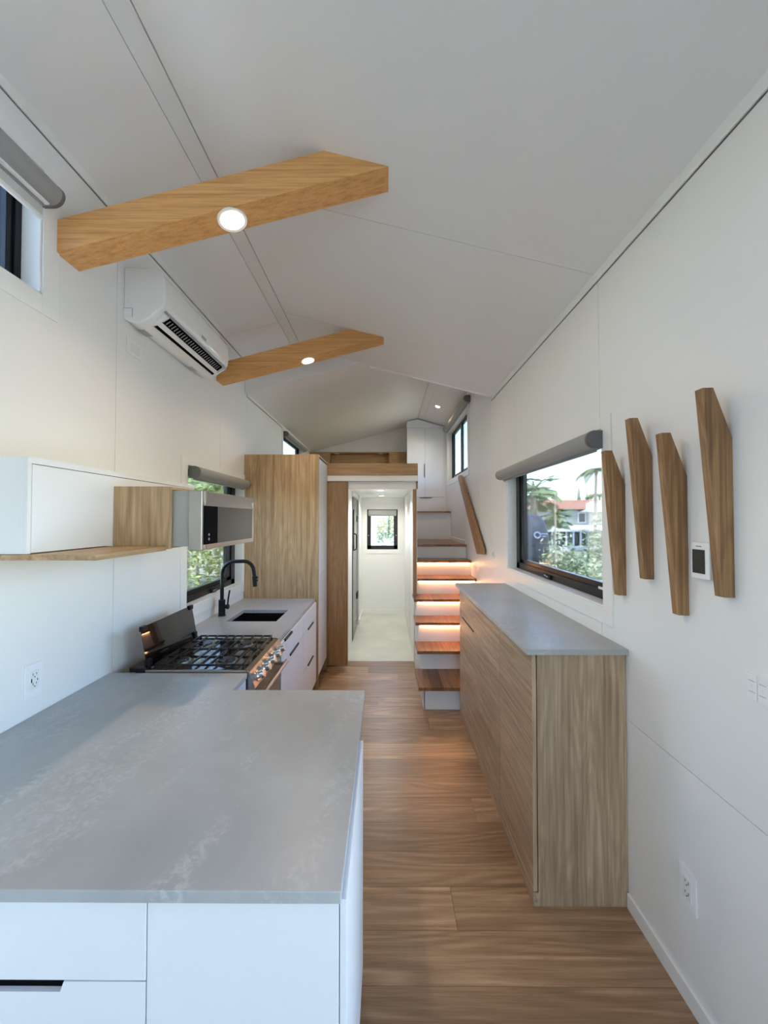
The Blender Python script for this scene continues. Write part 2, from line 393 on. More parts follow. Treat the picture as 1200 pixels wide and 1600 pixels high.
# header under the step of the roof
xh = -.145
hd = MB().prism('Y', [(XL, 3.008), (xh, 3.008 + .268 * (xh - XL)), (-.30, main_r(-.30)), (RX, main_r(RX)), (XL, main_l(XL))], YT - .045, YT + .004)
hd.build('trim_5', 'trim', kind='structure')
MB().prism('Y', [(XL, 2.996), (xh + .01, 2.996 + .268 * (xh + .01 - XL)), (xh + .01, 3.012 + .268 * (xh + .01 - XL)), (XL, 3.012)], YT - .052, YT + .008).build('trim_6', 'trim', kind='structure')
MB().prism('Y', [(-.17, main_r(-.17) - .020), (XR, main_r(XR) - .020), (XR, main_r(XR)), (-.17, main_r(-.17))], YT - .006, YT + .006).build('trim_7', 'trim', kind='structure')
B(XL, XL + .012, YT - .06, YT - .042, 3.0, 3.37).build('trim_8', 'trim', kind='structure')

# ---- floor: planks laid across the room
fl = B(XL - .1, XR + .1, YB - .12, 4.62, -.10, -.012).build('floor', 'gap', kind='structure')
joints = {}
def row_of(y): return round((y - 1.612) / .188 - .5)
for y, xs in ((2.27, [.522]), (3.2, [.36]), (3.58, [-.073]), (4.14, [.132]), (4.3, [-.20]), (1.7, [.30])): joints[row_of(y)] = xs
k = -32
while 1.612 + .188 * k < 4.60:
    y0 = 1.612 + .188 * k; y1 = min(y0 + .188, 4.60)
    if y1 > YB:
        xs = joints.get(k, [random.choice((-1.0, -.62, .86, .95))] if k % 3 else [])
        ed = [XL] + xs + [XR]
        for a, b in zip(ed, ed[1:]):
            B(a + .0006, b - .0006, max(y0, YB) + .0007, y1 - .0007, -.012, 0).build('plank', 'floor', fl)
    k += 1
B(XL, XR, 4.60, 7.2, -.1, .001).build('floor_hall', 'vinyl', kind='structure')

# ---- hall under the loft
B(-.475, .335, 4.45, 6.91, 2.11, 2.17).build('ceiling_hall', 'ceil', kind='structure')
hw = B(-.56, -.475, 4.56, 5.30, 0, 2.11).build('wall_hall_left', 'wall', kind='structure')
B(-.56, -.442, 6.20, 6.91, 0, 2.11).build('wall_hall_end', 'wall', kind='structure')
B(-.56, -.462, 5.30, 6.20, 2.04, 2.11).build('trim_9', 'trim', kind='structure')
B(XL, -.56, 4.56, 4.60, 0, 2.11).build('wall_hall_front', 'wall', kind='structure')
hr = B(.338, .375, 4.547, 6.91, 0, 2.37).build('wall_hall_right', 'wall', kind='structure')
B(.3365, .338, 5.3, 5.3045, .06, 2.05).build('joint', 'gap', hr)
B(-.442, .338, 6.898, 6.91, 0, .075).build('baseboard_front', 'trim', bevel=.002, kind='structure')
B(-.442, -.430, 6.20, 6.898, 0, .075).build('baseboard_left', 'trim', kind='structure')

# ---- windows
def window(name, x, sgn, y0, y1, z0, z1, dep=.075, far=.10, near=.10, bot=.085, top=.05, cas=.078, handle=True):
    """casing on the wall, white jambs, black frame set back, glass and a sash handle"""
    c = MB(); t = .008; xi = x - sgn * t
    c.box(xi, x, y0 - cas, y0, z0 - cas, z1 + cas * .7).box(xi, x, y1, y1 + cas, z0 - cas, z1 + cas * .7)
    c.box(xi, x, y0, y1, z0 - cas, z0).box(xi, x, y0, y1, z1, z1 + cas * .7)
    wn = c.build(name, 'trim', kind='structure', bevel=.0015)
    j = MB(); xo = x + sgn * .113
    j.box(x, xo, y0 - .004, y0 + .008, z0, z1).box(x, xo, y1 - .008, y1 + .004, z0, z1)
    j.box(x, xo, y0, y1, z0 - .004, z0 + .008).box(x, xo, y0, y1, z1 - .008, z1 + .004)
    j.build('jamb', 'trim', wn)
    xf = x + sgn * dep; f = MB(); e = .008
    a0, a1, b0, b1 = y0 + e, y1 - e, z0 + e, z1 - e
    f.box(xf, xf + sgn * .03, a0, a0 + near * .5, b0, b1).box(xf, xf + sgn * .03, a1 - far * .5, a1, b0, b1)
    f.box(xf, xf + sgn * .03, a0, a1, b0, b0 + bot * .62).box(xf, xf + sgn * .03, a0, a1, b1 - top * .6, b1)
    f.build('window_frame', 'black', wn, bevel=.002)
    s_ = MB(); xs_ = xf + sgn * .010
    s_.box(xs_, xs_ + sgn * .03, a0, a0 + near, b0, b1).box(xs_, xs_ + sgn * .03, a1 - far, a1, b0, b1)
    s_.box(xs_, xs_ + sgn * .03, a0, a1, b0, b0 + bot).box(xs_, xs_ + sgn * .03, a0, a1, b1 - top, b1)
    s_.build('sash', 'black', wn, bevel=.002)
    B(xf + sgn * .026, xf + sgn * .030, a0 + near * .8, a1 - far * .8, b0 + bot * .8, b1 - top * .8).build('pane', 'glass', wn)
    if handle:
        ym = y0 + (y1 - y0) * .55
        B(xf - sgn * .014, xf, ym - .05, ym + .05, b0 + .006, b0 + .032).build('latch', 'matte_black', wn, bevel=.003)
        MB().tube([(xf - sgn * .016, ym + .03, b0 + .028), (xf - sgn * .03, ym, b0 + .03), (xf - sgn * .024, ym - .045, b0 + .022)], .0045, 8).build('latch_lever', 'chrome', wn, smooth=True)
    return wn
w1 = window('window_1', XR, 1, 1.875, 3.35, 1.285, 2.17, far=.15, near=.15)
B(XR + .068, XR + .0755, 1.955, 2.05, 1.345, 1.358).build('sticker', 'white_plas', w1)
w2 = window('window_2', XL, -1, 2.70, 3.77, 1.075, 2.11, far=.17, near=.12)
w3 = window('window_3', XL, -1, .50, 1.54, 2.65, 3.17, bot=.03, far=.055, handle=False)
w4 = window('window_4', XR, 1, 4.95, 6.58, 2.37, 3.22, far=.10, near=.12, handle=False)
B(XR + .075, XR + .105, 5.72, 5.80, 2.38, 3.21).build('mullion', 'black', w4)
w5 = window('window_5', XL, -1, 5.21, 6.50, 2.50, 2.955, handle=False, cas=.045)
w8 = window('added_window', XL, -1, -2.1, -.90, 1.15, 2.36, handle=False)  # unseen window, added to let more daylight into the room
# hall window in the far wall
y = 6.91
c = MB(); cs = .075
x0, x1, z0, z1 = -.345, .215, 1.165, 1.895
c.box(x0 - cs, x0, y - .008, y, z0 - cs, z1 + cs).box(x1, x1 + cs * .45, y - .008, y, z0 - cs, z1 + cs).box(x0, x1, y - .008, y, z0 - cs, z0).box(x0, x1, y - .008, y, z1, z1 + cs)
w6 = c.build('window_6', 'trim', kind='structure')
f = MB(); fw_ = .072
f.box(x0, x0 + fw_, y + .02, y + .06, z0, z1).box(x1 - fw_, x1, y + .02, y + .06, z0, z1).box(x0, x1, y + .02, y + .06, z0, z0 + fw_).box(x0, x1, y + .02, y + .06, z1 - fw_, z1)
f.build('window_frame', 'black', w6, bevel=.003)
B(x0 + .06, x1 - .06, y + .04, y + .044, z0 + .06, z1 - .06).build('pane', 'glass', w6)
for xx in (x0 + .03, x1 - .03): MB().cyl((xx, y + .02, 1.42), (xx, y + .008, 1.42), .010, seg=10).build('latch', 'grey_plas', w6)

# ================================================================== THINGS
def roller_blind(x, sgn, y0, y1, zt, r, label, drop=None, caps=('near', 'far'), group=None, flat=True):
    """cassette along y, mounted at wall plane x; sgn points into the wall"""
    xc = x - sgn * (r + .002)
    t = thing('roller_blind', label, 'blind', (x - sgn * .01, (y0 + y1) / 2, zt - r), group)
    prof = []
    for i in range(15):
        a = R(90 + 180 * i / 14) if sgn > 0 else R(90 - 180 * i / 14)
        prof.append((xc + r * math.cos(a), zt - r + r * math.sin(a)))
    poly = [(x - sgn * .002, zt)] + prof + [(x - sgn * .002, zt - 2 * r)]
    MB().prism('Y', poly, y0 + .014, y1 - .014).build('cassette', 'blind', t, smooth=True)
    for a, b in ((y0, y0 + .014), (y1 - .014, y1)):
        MB().prism('Y', [(p[0] - sgn * .001, p[1]) for p in poly], a, b).build('end_cap', 'cap', t, smooth=True)
    zb = zt - 2 * r
    B(x - sgn * .030, x - sgn * .018, y0 + .03, y1 - .03, zb - .014, zb + .004).build('bottom_bar', 'blind', t, bevel=.003)
    if drop:
        B(x - sgn * .024, x - sgn * .022, y0 + .03, y1 - .03, zb - drop, zb).build('shade', 'fabric', t)
        B(x - sgn * .030, x - sgn * .016, y0 + .03, y1 - .03, zb - drop - .018, zb - drop).build('hem_bar', 'white_plas', t, bevel=.003)
    return t
roller_blind(XR, 1, 1.86, 3.40, 2.158, .044, 'grey roller blind rolled up over the window beside the oak wall hooks')
roller_blind(XL, -1, 2.72, 3.745, 2.105, .042, 'grey roller blind over the low window behind the microwave and tap')
hb = roller_blind(XL, -1, .50, 1.545, 3.105, .045, 'grey roller blind with shade partly lowered over the high window at top left', drop=.055)
B(XL + .030, XL + .050, .515, 1.52, 3.008, 3.03).build('fascia_strip', 'white_plas', hb, bevel=.004)
roller_blind(XR, 1, 4.78, 6.50, 3.30, .043, 'grey roller blind over the dark framed window above the stair handrail')
roller_blind(XL, -1, 5.23, 6.48, 2.945, .036, 'grey roller blind over the sleeping loft window above the oak pantry')
t = thing('roller_blind', 'small pale roller blind on the little window at the end of the hall', 'blind', (-.065, 6.90, 1.84))
B(-.325, .195, 6.86, 6.905, 1.79, 1.885).build('cassette', 'blind', t, bevel=.012, seg=3)
B(-.315, .185, 6.872, 6.885, 1.775, 1.79).build('bottom_bar', 'blind', t)
# beaded cord of the stair window blind
pts = [(XR - .02, 4.83, 3.2 - .0)] + [(XR - .02 - .0, 4.83 - .05 * math.sin(i / 12 * math.pi), 3.2 - .62 * i / 12) for i in range(1, 13)] + [(XR - .02, 4.86 + .0, 2.62), (XR - .02, 4.88, 2.9), (XR - .02, 4.88, 3.2)]
MB().tube(pts, .004, 6).build('blind_cord', 'white_plas', label='white looped pull cord hanging beside the stair window', category='cord')

# ---- ceiling beams
def beam(y0, y1, label, group):
    s = .258; zb = 2.873; zt = 3.016
    if y0 > 3: zb, zt = 2.888, 3.031
    xb = (3.2538 - zb - .369) / (.2496 + s); xt = (3.2538 - zt - .369) / (.2496 + s)
    m = MB().prism('Y', [(XL + .001, zb), (xb, zb + s * (xb + 1.43)), (xt, zt + s * (xt + 1.43)), (XL + .001, zt)], y0, y1)
    o = m.build('ceiling_beam', 'beam', loc=(XL, y0, zb), bevel=.0015)
    o['label'] = label; o['category'] = 'beam'; o['group'] = group
    return zb, s
b1 = beam(1.604, 1.733, 'nearest oak ceiling beam, rising from the left wall with a glowing downlight', 'oak ceiling beams')
b2 = beam(3.155, 3.290, 'smaller looking oak ceiling beam farther back, beside the air conditioner', 'oak ceiling beams')
def downlight(c, n, r, label, power, mat='lamp', group='recessed downlights', col=(1, .78, .52)):
    t = thing('downlight', label, 'light', c, group)
    n = Vector(n).normalized()
    MB().ring(Vector(c) - n * .001, n, r * .78, r, .007).build('trim_ring', 'white_plas', t, smooth=True)
    MB().cyl(Vector(c) - n * .001, Vector(c) + n * .003, r * .80, seg=32).build('lens', mat, t)
    if power:
        d_ = bpy.data.lights.new('downlight_glow', 'AREA'); d_.shape = 'DISK'; d_.size = r * 1.4; d_.energy = power; d_.color = col; d_.spread = R(150)
        o = bpy.data.objects.new('downlight_glow', d_); COL.objects.link(o); o.parent = t
        o.location = n * .012; o.rotation_euler = (-n).to_track_quat('Z', 'Y').to_euler()
    return t
nb = (.25, 0, -.97)
downlight((-.690, 1.668, b1[0] + b1[1] * (1.43 - .690)), nb, .066, 'round warm downlight glowing under the nearest oak beam', 3)
downlight((-.672, 3.222, b2[0] + b2[1] * (1.43 - .672)), nb, .062, 'round warm downlight glowing under the farther oak beam', 3)
downlight((.80, 5.80, loft_r(.80) - .007), (-.29, 0, -.95), .045, 'small warm downlight in the sloped ceiling above the stairs', 3)
downlight((-.070, 5.10, 2.109), (0, 0, -1), .055, 'nearer of two round downlights in the low hall ceiling', 3.6, 'lamp_cool', 'hall downlights', (1, .98, .90))
downlight((-.076, 6.30, 2.109), (0, 0, -1), .055, 'farther of two round downlights in the low hall ceiling', 3.6, 'lamp_cool', 'hall downlights', (1, .98, .90))

# ---- air conditioner
def ac():
    y0, y1 = 2.030, 2.862
    t = thing('air_conditioner', 'white wall mounted air conditioner with open louvre under the ceiling', 'air conditioner', (XL, 2.45, 2.80))
    def arc(cx, cz, r, a0, a1, n=6): return [(cx + r * math.cos(R(a0 + (a1 - a0) * i / n)), cz + r * math.sin(R(a0 + (a1 - a0) * i / n))) for i in range(n + 1)]
    prof = [(XL + .001, 3.096)] + arc(-1.285, 3.012, .080, 88, 12) + [(-1.203, 2.95)] + [(-1.208, 2.895), (-1.222, 2.868)]
    prof += [(-1.236, 2.862), (-1.262, 2.846), (-1.282, 2.822), (-1.325, 2.795), (-1.36, 2.786), (-1.405, 2.798), (XL + .001, 2.812)]
    MB().prism('Y', prof, y0, y1).build('casing', 'white_gloss', t, bevel=.005, smooth=True)
    # dark outlet with vanes
    MB().prism('Y', [(-1.226, 2.8655), (-1.234, 2.858), (-1.262, 2.8425), (-1.3, 2.803), (-1.302, 2.8005), (-1.285, 2.812), (-1.258, 2.836), (-1.232, 2.853)], y0 + .05, y1 - .05).build('air_outlet', 'dark_void', t)
    for i in range(26):
        yy = y0 + .075 + i * .0265
        MB().prism('Y', [(-1.232, 2.8515), (-1.256, 2.8365), (-1.259, 2.8315), (-1.233, 2.848)], yy, yy + .006).build('vane', 'grey_plas', t)
    MB().prism('Y', [(-1.264, 2.829), (-1.285, 2.809), (-1.282, 2.806), (-1.260, 2.824)], y0 + .05, y1 - .05).build('louvre_blade', 'white_plas', t)
    MB().prism('Y', [(-1.216, 2.872), (-1.203, 2.852), (-1.207, 2.842), (-1.222, 2.856), (-1.228, 2.866)], y0 + .03, y1 - .03).build('louvre_flap', 'grey_plas', t, bevel=.001)
    for yy in (y0 + .046, y1 - .055):
        MB().prism('Y', [(-1.222, 2.874), (-1.206, 2.858), (-1.212, 2.840), (-1.24, 2.826), (-1.275, 2.804), (-1.31, 2.795), (-1.29, 2.82), (-1.25, 2.85)], yy, yy + .010).build('flap_end', 'white_plas', t)
    # cover plate on the end, label plates on the underside
    m = MB().box(XL + .002, XL + .050, y0 - .0015, y0 + .002, 2.816, 2.872)
    m.build('service_cover', 'white_plas', t, bevel=.006)
    MB().box(-1.3815, -1.380, y0 - .003, y0, 2.820, 2.868).box(XL + .004, -1.382, y0 - .003, y0, 2.868, 2.8695).build('cover_seam', 'gap', t)
    B(-1.40, -1.36, 2.10, 2.18, 2.7855, 2.787).build('rating_label', 'grey_plas', t)
    B(-1.39, -1.36, 2.62, 2.70, 2.7855, 2.787).build('rating_label', 'grey_plas', t)
    B(-1.2035, -1.2020, 2.44, 2.50, 2.905, 2.925).build('badge', 'blind', t)
    return t
ac()
t = thing('wall_plate', 'blank white switch plate on the left wall below the air conditioner', 'switch', (XL, 2.118, 2.68))
B(XL, XL + .006, 2.052, 2.186, 2.638, 2.724).build('plate', 'white_plas', t, bevel=.002)
B(XL + .006, XL + .010, 2.085, 2.153, 2.658, 2.704).build('insert', 'white_gloss', t, bevel=.001)

# ---- wall shelf unit with microwave
t = thing('wall_cabinet', 'long white wall cabinet above the left countertop', 'cabinet', (XL, 1.8, 1.604))
B(XL + .002, -1.202, 1.24, 2.33, 1.604, 1.928).build('carcass', 'white_lam', t, bevel=.001)
B(-1.202, -1.200, 1.252, 2.32, 1.612, 1.906).build('door_gap', 'dark_void', t)
B(-1.2005, -1.184, 1.256, 2.32, 1.606, 1.904).build('door', 'white_lam', t, bevel=.001)
B(-1.202, -1.184, 1.24, 1.2535, 1.604, 1.928).build('end_panel', 'white_lam', t)
B(-1.202, -1.184, 1.2535, 2.33, 1.9065, 1.928).build('top_rail', 'white_lam', t)
t = thing('oak_shelf', 'thin oak shelf running under the white wall cabinet', 'shelf', (-1.2, 1.24, 1.585))
B(XL + .002, -.950, 1.235, 1.632, 1.584, 1.6025).build('board', 'oakY', t, bevel=.0015)
t = thing('microwave_box', 'oak box shelf holding the microwave', 'shelf', (-1.07, 1.632, 1.590))
B(-1.183, -.937, 1.633, 1.651, 1.590, 1.862).build('side_panel', 'oakZ', t, bevel=.001)
B(-1.183, -.937, 1.651, 2.33, 1.848, 1.862).build('top_panel', 'oakY', t)
B(-1.183, -.96, 1.651, 2.33, 1.590, 1.5985).build('bottom_panel', 'oakY', t)
B(-1.183, -.937, 2.30, 2.33, 1.5985, 1.848).build('side_panel', 'oakZ', t)
t = thing('microwave', 'stainless steel microwave with dark window, projecting from oak box', 'microwave', (-.87, 1.96, 1.60))
B(-1.15, -.862, 1.654, 2.288, 1.600, 1.845).build('body', 'steel_satin', t, bevel=.002)
B(-.8605, -.802, 1.640, 2.288, 1.583, 1.845).build('front_frame', 'steel', t, bevel=.003)
B(-.803, -.7985, 1.790, 2.252, 1.607, 1.779).build('door_window', 'mw_glass', t, bevel=.001)
B(-.803, -.798, 1.660, 1.789, 1.607, 1.779).build('control_panel', 'dark_void', t, bevel=.001)
MB().cyl((-.797, 1.70, 1.63), (-.7975, 1.70, 1.63), .006, seg=12).build('button', 'grey_plas', t)
MB().cyl((-.797, 1.70, 1.65), (-.7975, 1.70, 1.65), .006, seg=12).build('button', 'grey_plas', t)
B(-.803, -.7975, 1.666, 1.676, 1.783, 1.842).build('gap_highlight', 'chrome', t)  # bright strips standing in for the highlight along the front's gap
B(-.803, -.7975, 1.666, 1.676, 1.584, 1.603).build('gap_highlight', 'chrome', t)
MB().tube([(-.797, 2.238, 1.815), (-.795, 2.252, 1.785), (-.797, 2.262, 1.818)], .0025, 6).build('paper_tag', 'white_plas', t)

# ---- L shaped base cabinets, left side
TC = .925
t = thing('countertop', 'wide pale grey concrete countertop of the peninsula in the foreground', 'countertop', (-.75, .82, .898))
MB().prism('Z', [(XL + .001, .820), (-.096, .820), (-.096, 1.770), (-.716, 1.770), (-.716, 1.962), (XL + .001, 1.962)], .898, TC).build('slab', 'concrete', t, bevel=.0025)
t = thing('countertop', 'grey concrete countertop around the black sink beside the oak pantry', 'countertop', (-1.07, 2.51, .898))
hole = (-1.245, -.853, 2.945, 3.315)
m = MB()
for c in cells((XL + .001, -.711, 2.512, 3.789), [hole]): m.box(c[0], c[1], c[2], c[3], .898, TC)
m.build('slab', 'concrete', t)
t = thing('sink', 'black undermount sink set in the far grey countertop', 'sink', (-1.05, 3.13, .70))
h0, h1, h2, h3 = hole; e = .010
m = MB().box(h0 - e, h0, h2 - e, h3 + e, .72, .897).box(h1, h1 + e, h2 - e, h3 + e, .72, .897).box(h0, h1, h2 - e, h2, .72, .897).box(h0, h1, h3, h3 + e, .72, .897).box(h0 - e, h1 + e, h2 - e, h3 + e, .70, .72)
m.build('basin', 'matte_black', t)
MB().cyl((-1.05, 3.13, .72), (-1.05, 3.13, .724), .045, seg=20).build('drain', 'steel', t)
t = thing('faucet', 'matte black high arc kitchen tap beside the sink', 'tap', (-1.350, 3.115, TC))
MB().cyl((-1.350, 3.115, TC), (-1.350, 3.115, TC + .006), .030, seg=24).cyl((-1.350, 3.115, TC + .006), (-1.350, 3.115, 1.056), .0265, seg=24).build('base', 'matte_black', t, smooth=True)
pts = [(-1.350, 3.115, 1.05), (-1.350, 3.115, 1.27)]
for i in range(1, 9): a = R(180 - 90 * i / 8); pts.append((-1.245 + .105 * math.cos(a), 3.115, 1.27 + .100 * math.sin(a)))
pts.append((-1.18, 3.115, 1.372))
for i in range(1, 9): a = R(90 - 82 * i / 8); pts.append((-1.172 + .082 * math.cos(a), 3.115, 1.290 + .082 * math.sin(a)))
pts.append((-1.083, 3.115, 1.245))
MB().tube(pts, .0150, 14).build('spout', 'matte_black', t, smooth=True)
MB().cyl((-1.084, 3.115, 1.25), (-1.078, 3.115, 1.165), .0195, .0175, seg=18).build('spray_head', 'matte_black', t, smooth=True)
for zz in (1.232, 1.208): B(-1.064, -1.055, 3.108, 3.122, zz, zz + .014).build('spray_button', 'black', t, bevel=.002)
MB().cyl((-1.350, 3.115, 1.00), (-1.308, 3.115, 1.00), .016, seg=16).cyl((-1.309, 3.115, 1.0), (-1.296, 3.115, 1.0), .021, seg=16).build('valve', 'matte_black', t, smooth=True)
MB().tube([(-1.303, 3.115, 1.01), (-1.298, 3.112, 1.06), (-1.284, 3.108, 1.135)], .0065, 10).build('handle', 'matte_black', t, smooth=True)

def pull_Y(x, sgn, y0, y1, z, parent, h=.010, d=.012, under=True):
    """slim black edge pull on a front in the plane x, running along y"""
    return B(x, x + sgn * d, y0, y1, z - h, z).build('handle', 'matte_black', parent, bevel=.0015)
t = thing('base_cabinet', 'white sink cabinet with black pulls between range and oak pantry', 'cabinet', (-1.07, 2.53, 0))
fx = -.713
m = MB().box(XL + .002, fx, 2.52, 2.538, .10, .897).box(XL + .002, fx, 3.770, 3.788, .10, .897).box(XL + .002, fx, 2.52, 3.788, .10, .118).box(XL + .002, XL + .02, 2.52, 3.788, .10, .897)
m.build('carcass', 'white_lam', t)
B(XL + .002, -.78, 2.53, 3.78, 0, .10).build('toe_kick', 'white_lam', t)
B(fx - .004, fx, 2.54, 3.77, .118, .69).build('door_gap', 'gap', t)
fr = [(2.522, 3.180, .745, .892, (2.60, 2.80, .892)), (3.184, 3.786, .745, .892, None), (2.522, 3.180, .108, .741, (2.745, 3.005, .741)),
      (3.184, 3.786, .426, .741, (3.38, 3.61, .741)), (3.184, 3.786, .108, .422, (3.38, 3.61, .422))]
for i, (a, b, c0, c1, p) in enumerate(fr):
    dn = B(fx, fx + .018, a, b, c0, c1).build('door' if i == 2 else 'drawer', 'white_lam', t, bevel=.001)
    if p: B(fx + .012, fx + .026, p[0], p[1], p[2] - .012, p[2] + .0035).build('handle', 'matte_black', dn, bevel=.002)

t = thing('base_cabinet', 'white peninsula cabinet with drawers in the foreground under the concrete top', 'cabinet', (-.75, .84, 0))
B(XL + .002, -.101, .85, 1.385, .08, .897).build('carcass', 'white_lam', t)
B(XL + .002, -.14, .90, 1.34, 0, .08).build('toe_kick', 'white_lam', t)
B(-.0995, -.085, .832, 1.420, .08, .897).build('side_panel', 'white_lam', t, bevel=.001)
B(XL + .002, -.101, 1.385, 1.402, .08, .897).build('back_panel', 'white_lam', t)
B(XL + .004, -.102, .848, .850, .10, .89).build('door_gap', 'gap', t)
def front_Y(x0, x1, z0, z1, name, cut=None):
    y0, y1 = .832, .848
    if cut:
        a, b = cut; poly = [(x0, z0), (x1, z0), (x1, z1), (b, z1), (b - .008, z1 - .022), (a + .008, z1 - .022), (a, z1), (x0, z1)]
        m_ = MB()
        m_.prism('Y', [(x0, z0), (x1, z0), (x1, z1 - .022), (x0, z1 - .022)], y0, y1)
        m_.prism('Y', [(x0, z1 - .022), (a + .008, z1 - .022), (a, z1), (x0, z1)], y0, y1)
        m_.prism('Y', [(b - .008, z1 - .022), (x1, z1 - .022), (x1, z1), (b, z1)], y0, y1)
        o = m_.build(name, 'white_lam', t)
        B(a - .003, b + .003, y0 + .010, y1 + .002, z1 - .026, z1 + .002).build('pull_recess', 'dark_void', o)
        return o
    return MB().box(x0, x1, y0, y1, z0, z1).build(name, 'white_lam', t, bevel=.001)
front_Y(-.517, -.1015, .10, .893, 'door')
front_Y(-1.18, -.5195, .7225, .893, 'drawer')
front_Y(-1.18, -.5195, .42, .7200, 'drawer', (-.99, -.697))
front_Y(-1.18, -.5195, .10, .4175, 'drawer', (-.99, -.697))
front_Y(XL + .004, -1.1825, .10, .893, 'filler_panel')
t = thing('base_cabinet', 'white corner cabinet just in front of the gas range', 'cabinet', (-1.07, 1.41, 0))
B(XL + .002, -.735, 1.404, 1.955, .08, .897).build('carcass', 'white_lam', t)
B(-.735, -.719, 1.410, 1.950, .10, .893).build('door', 'white_lam', t, bevel=.001)

# ---- gas range
def gas_range():
    x0, x1, y0, y1 = -1.300, -.716, 1.966, 2.508
    t = thing('gas_range', 'compact stainless gas range with cast iron grates and raised smoked glass lid', 'stove', (-1.0, 2.24, 0))
    B(x0, x1 - .02, y0, y1, .06, .915).build('body', 'black', t)
    B(x0, x1, y0, y1, .915, .931).build('cooktop', 'enamel', t, bevel=.003)
    for a, b in ((y0 - .002, y0 + .012), (y1 - .012, y1 + .002)):
        B(x0, x1, a, b, .925, .937).build('rim', 'steel', t, bevel=.002)
    B(x0 - .03, x0 + .055, y0 - .004, y1 + .004, .925, .950).build('rear_trim', 'black', t, bevel=.004)
    B(x0 + .062, x0 + .072, y0 + .03, y1 - .03, .932, .940).build('rear_rail', 'steel', t, bevel=.002)
    # control panel slopes outwards
    MB().prism('Y', [(x1 - .022, .934), (x1 + .010, .930), (x1 + .040, .845), (x1 + .035, .835), (x1 - .022, .835)], y0, y1).build('control_panel', 'steel', t, bevel=.002)
    n = Vector((.085, 0, .030)).normalized()
    for i in range(5):
        yk = 2.035 + i * .1015
        c0 = Vector((x1 + .026, yk, .882))
        kb = MB().cyl(c0, c0 + n * .006, .027, seg=24).build('knob_base', 'chrome', t, smooth=True)
        m_ = MB().cyl(c0 + n * .006, c0 + n * .020, .017, .020, seg=20).cyl(c0 + n * .020, c0 + n * .042, .0225, .0215, seg=24)
        m_.build('knob', 'chrome', t, smooth=True, bevel=.0015)
    B(x1 - .02, x1 + .018, y0 + .004, y1 - .004, .20, .828).build('oven_door', 'dark_glass', t, bevel=.004)
    B(x1 + .010, x1 + .020, y0 + .004, y1 - .004, .765, .828).build('door_rail', 'dark_oak' if False else 'dark_glass', t)
    B(x1 - .02, x1 + .018, y0 + .004, y1 - .004, .07, .195).build('drawer', 'steel', t, bevel=.003)
    h = MB().tube([(x1 + .068, y0 + .012, .795), (x1 + .068, y1 - .03, .795)], .0125, 14)
    for yy in (y0 + .05, y1 - .07): h.box(x1 + .015, x1 + .066, yy - .01, yy + .01, .788, .802)
    h.build('handle', 'steel', t, smooth=True)
    # burners
    for bx, by, r in ((-1.13, 2.10, .038), (-1.13, 2.375, .042), (-.88, 2.10, .046), (-.88, 2.375, .034)):
        bb = MB().cyl((bx, by, .931), (bx, by, .940), r * 1.35, r * 1.25, seg=24).build('burner', 'steel', t, smooth=True)
        MB().cyl((bx, by, .940), (bx, by, .948), r, r * .92, seg=24).build('burner_cap', 'iron', bb, smooth=True)
    # two grates side by side
    for gy0, gy1 in ((y0 + .022, 2.234), (2.240, y1 - .022)):
        g = MB(); z0, z1 = .950, .960; a0, a1 = -1.215, -.745; bw = .0075
        for yy in (gy0, gy1 - bw): g.box(a0, a1, yy, yy + bw, z0, z1)
        for xx in (a0, a1 - bw, (a0 + a1) / 2 - bw / 2): g.box(xx, xx + bw, gy0, gy1, z0, z1)
        for xx in (a0, a1 - bw):
            for yy in (gy0, gy1 - bw): g.box(xx, xx + bw, yy, yy + bw, .931, z0)
        ym = (gy0 + gy1) / 2
        g.box(a0, a0 + .075, ym - bw / 2, ym + bw / 2, z0, z1).box(a1 - .075, a1, ym - bw / 2, ym + bw / 2, z0, z1).box((a0 + a1) / 2 - .075, (a0 + a1) / 2 + .075, ym - bw / 2, ym + bw / 2, z0, z1)
        for bx in (-1.097, -.863):
            g.box(bx - bw / 2, bx + bw / 2, gy0, gy0 + .075, z0, z1).box(bx - bw / 2, bx + bw / 2, gy1 - .075, gy1, z0, z1)
        for bx in (-1.16, -1.03, -.93, -.80):
            g.box(bx - bw / 2, bx + bw / 2, gy0, gy1, z0, z1)
        g.build('grate', 'iron', t, bevel=.001)
    # raised glass lid with two hinge clips
    def lidp(y, s): return (-1.248 - .038 * s, y, .945 + .205 * s)
    a, b, c_, d_ = lidp(y0 + .012, 0), lidp(y1 - .012, 0), lidp(y1 - .012, 1), lidp(y0 + .012, 1)
    off = Vector((.005, 0, .001)); q = [Vector(p) for p in (a, b, c_, d_)]
    MB().add(q + [p + off for p in q], [(0, 1, 2, 3), (7, 6, 5, 4), (0, 4, 5, 1), (1, 5, 6, 2), (2, 6, 7, 3), (3, 7, 4, 0)]).build('glass_lid', 'smoked', t)
    for yy in (y0 + .012, y1 - .052):
        B(-1.292, -1.270, yy, yy + .040, 1.128, 1.156).build('lid_clip', 'matte_black', t, bevel=.003)
        B(-1.262, -1.236, yy, yy + .030, .945, .985).build('lid_hinge', 'matte_black', t, bevel=.003)
gas_range()

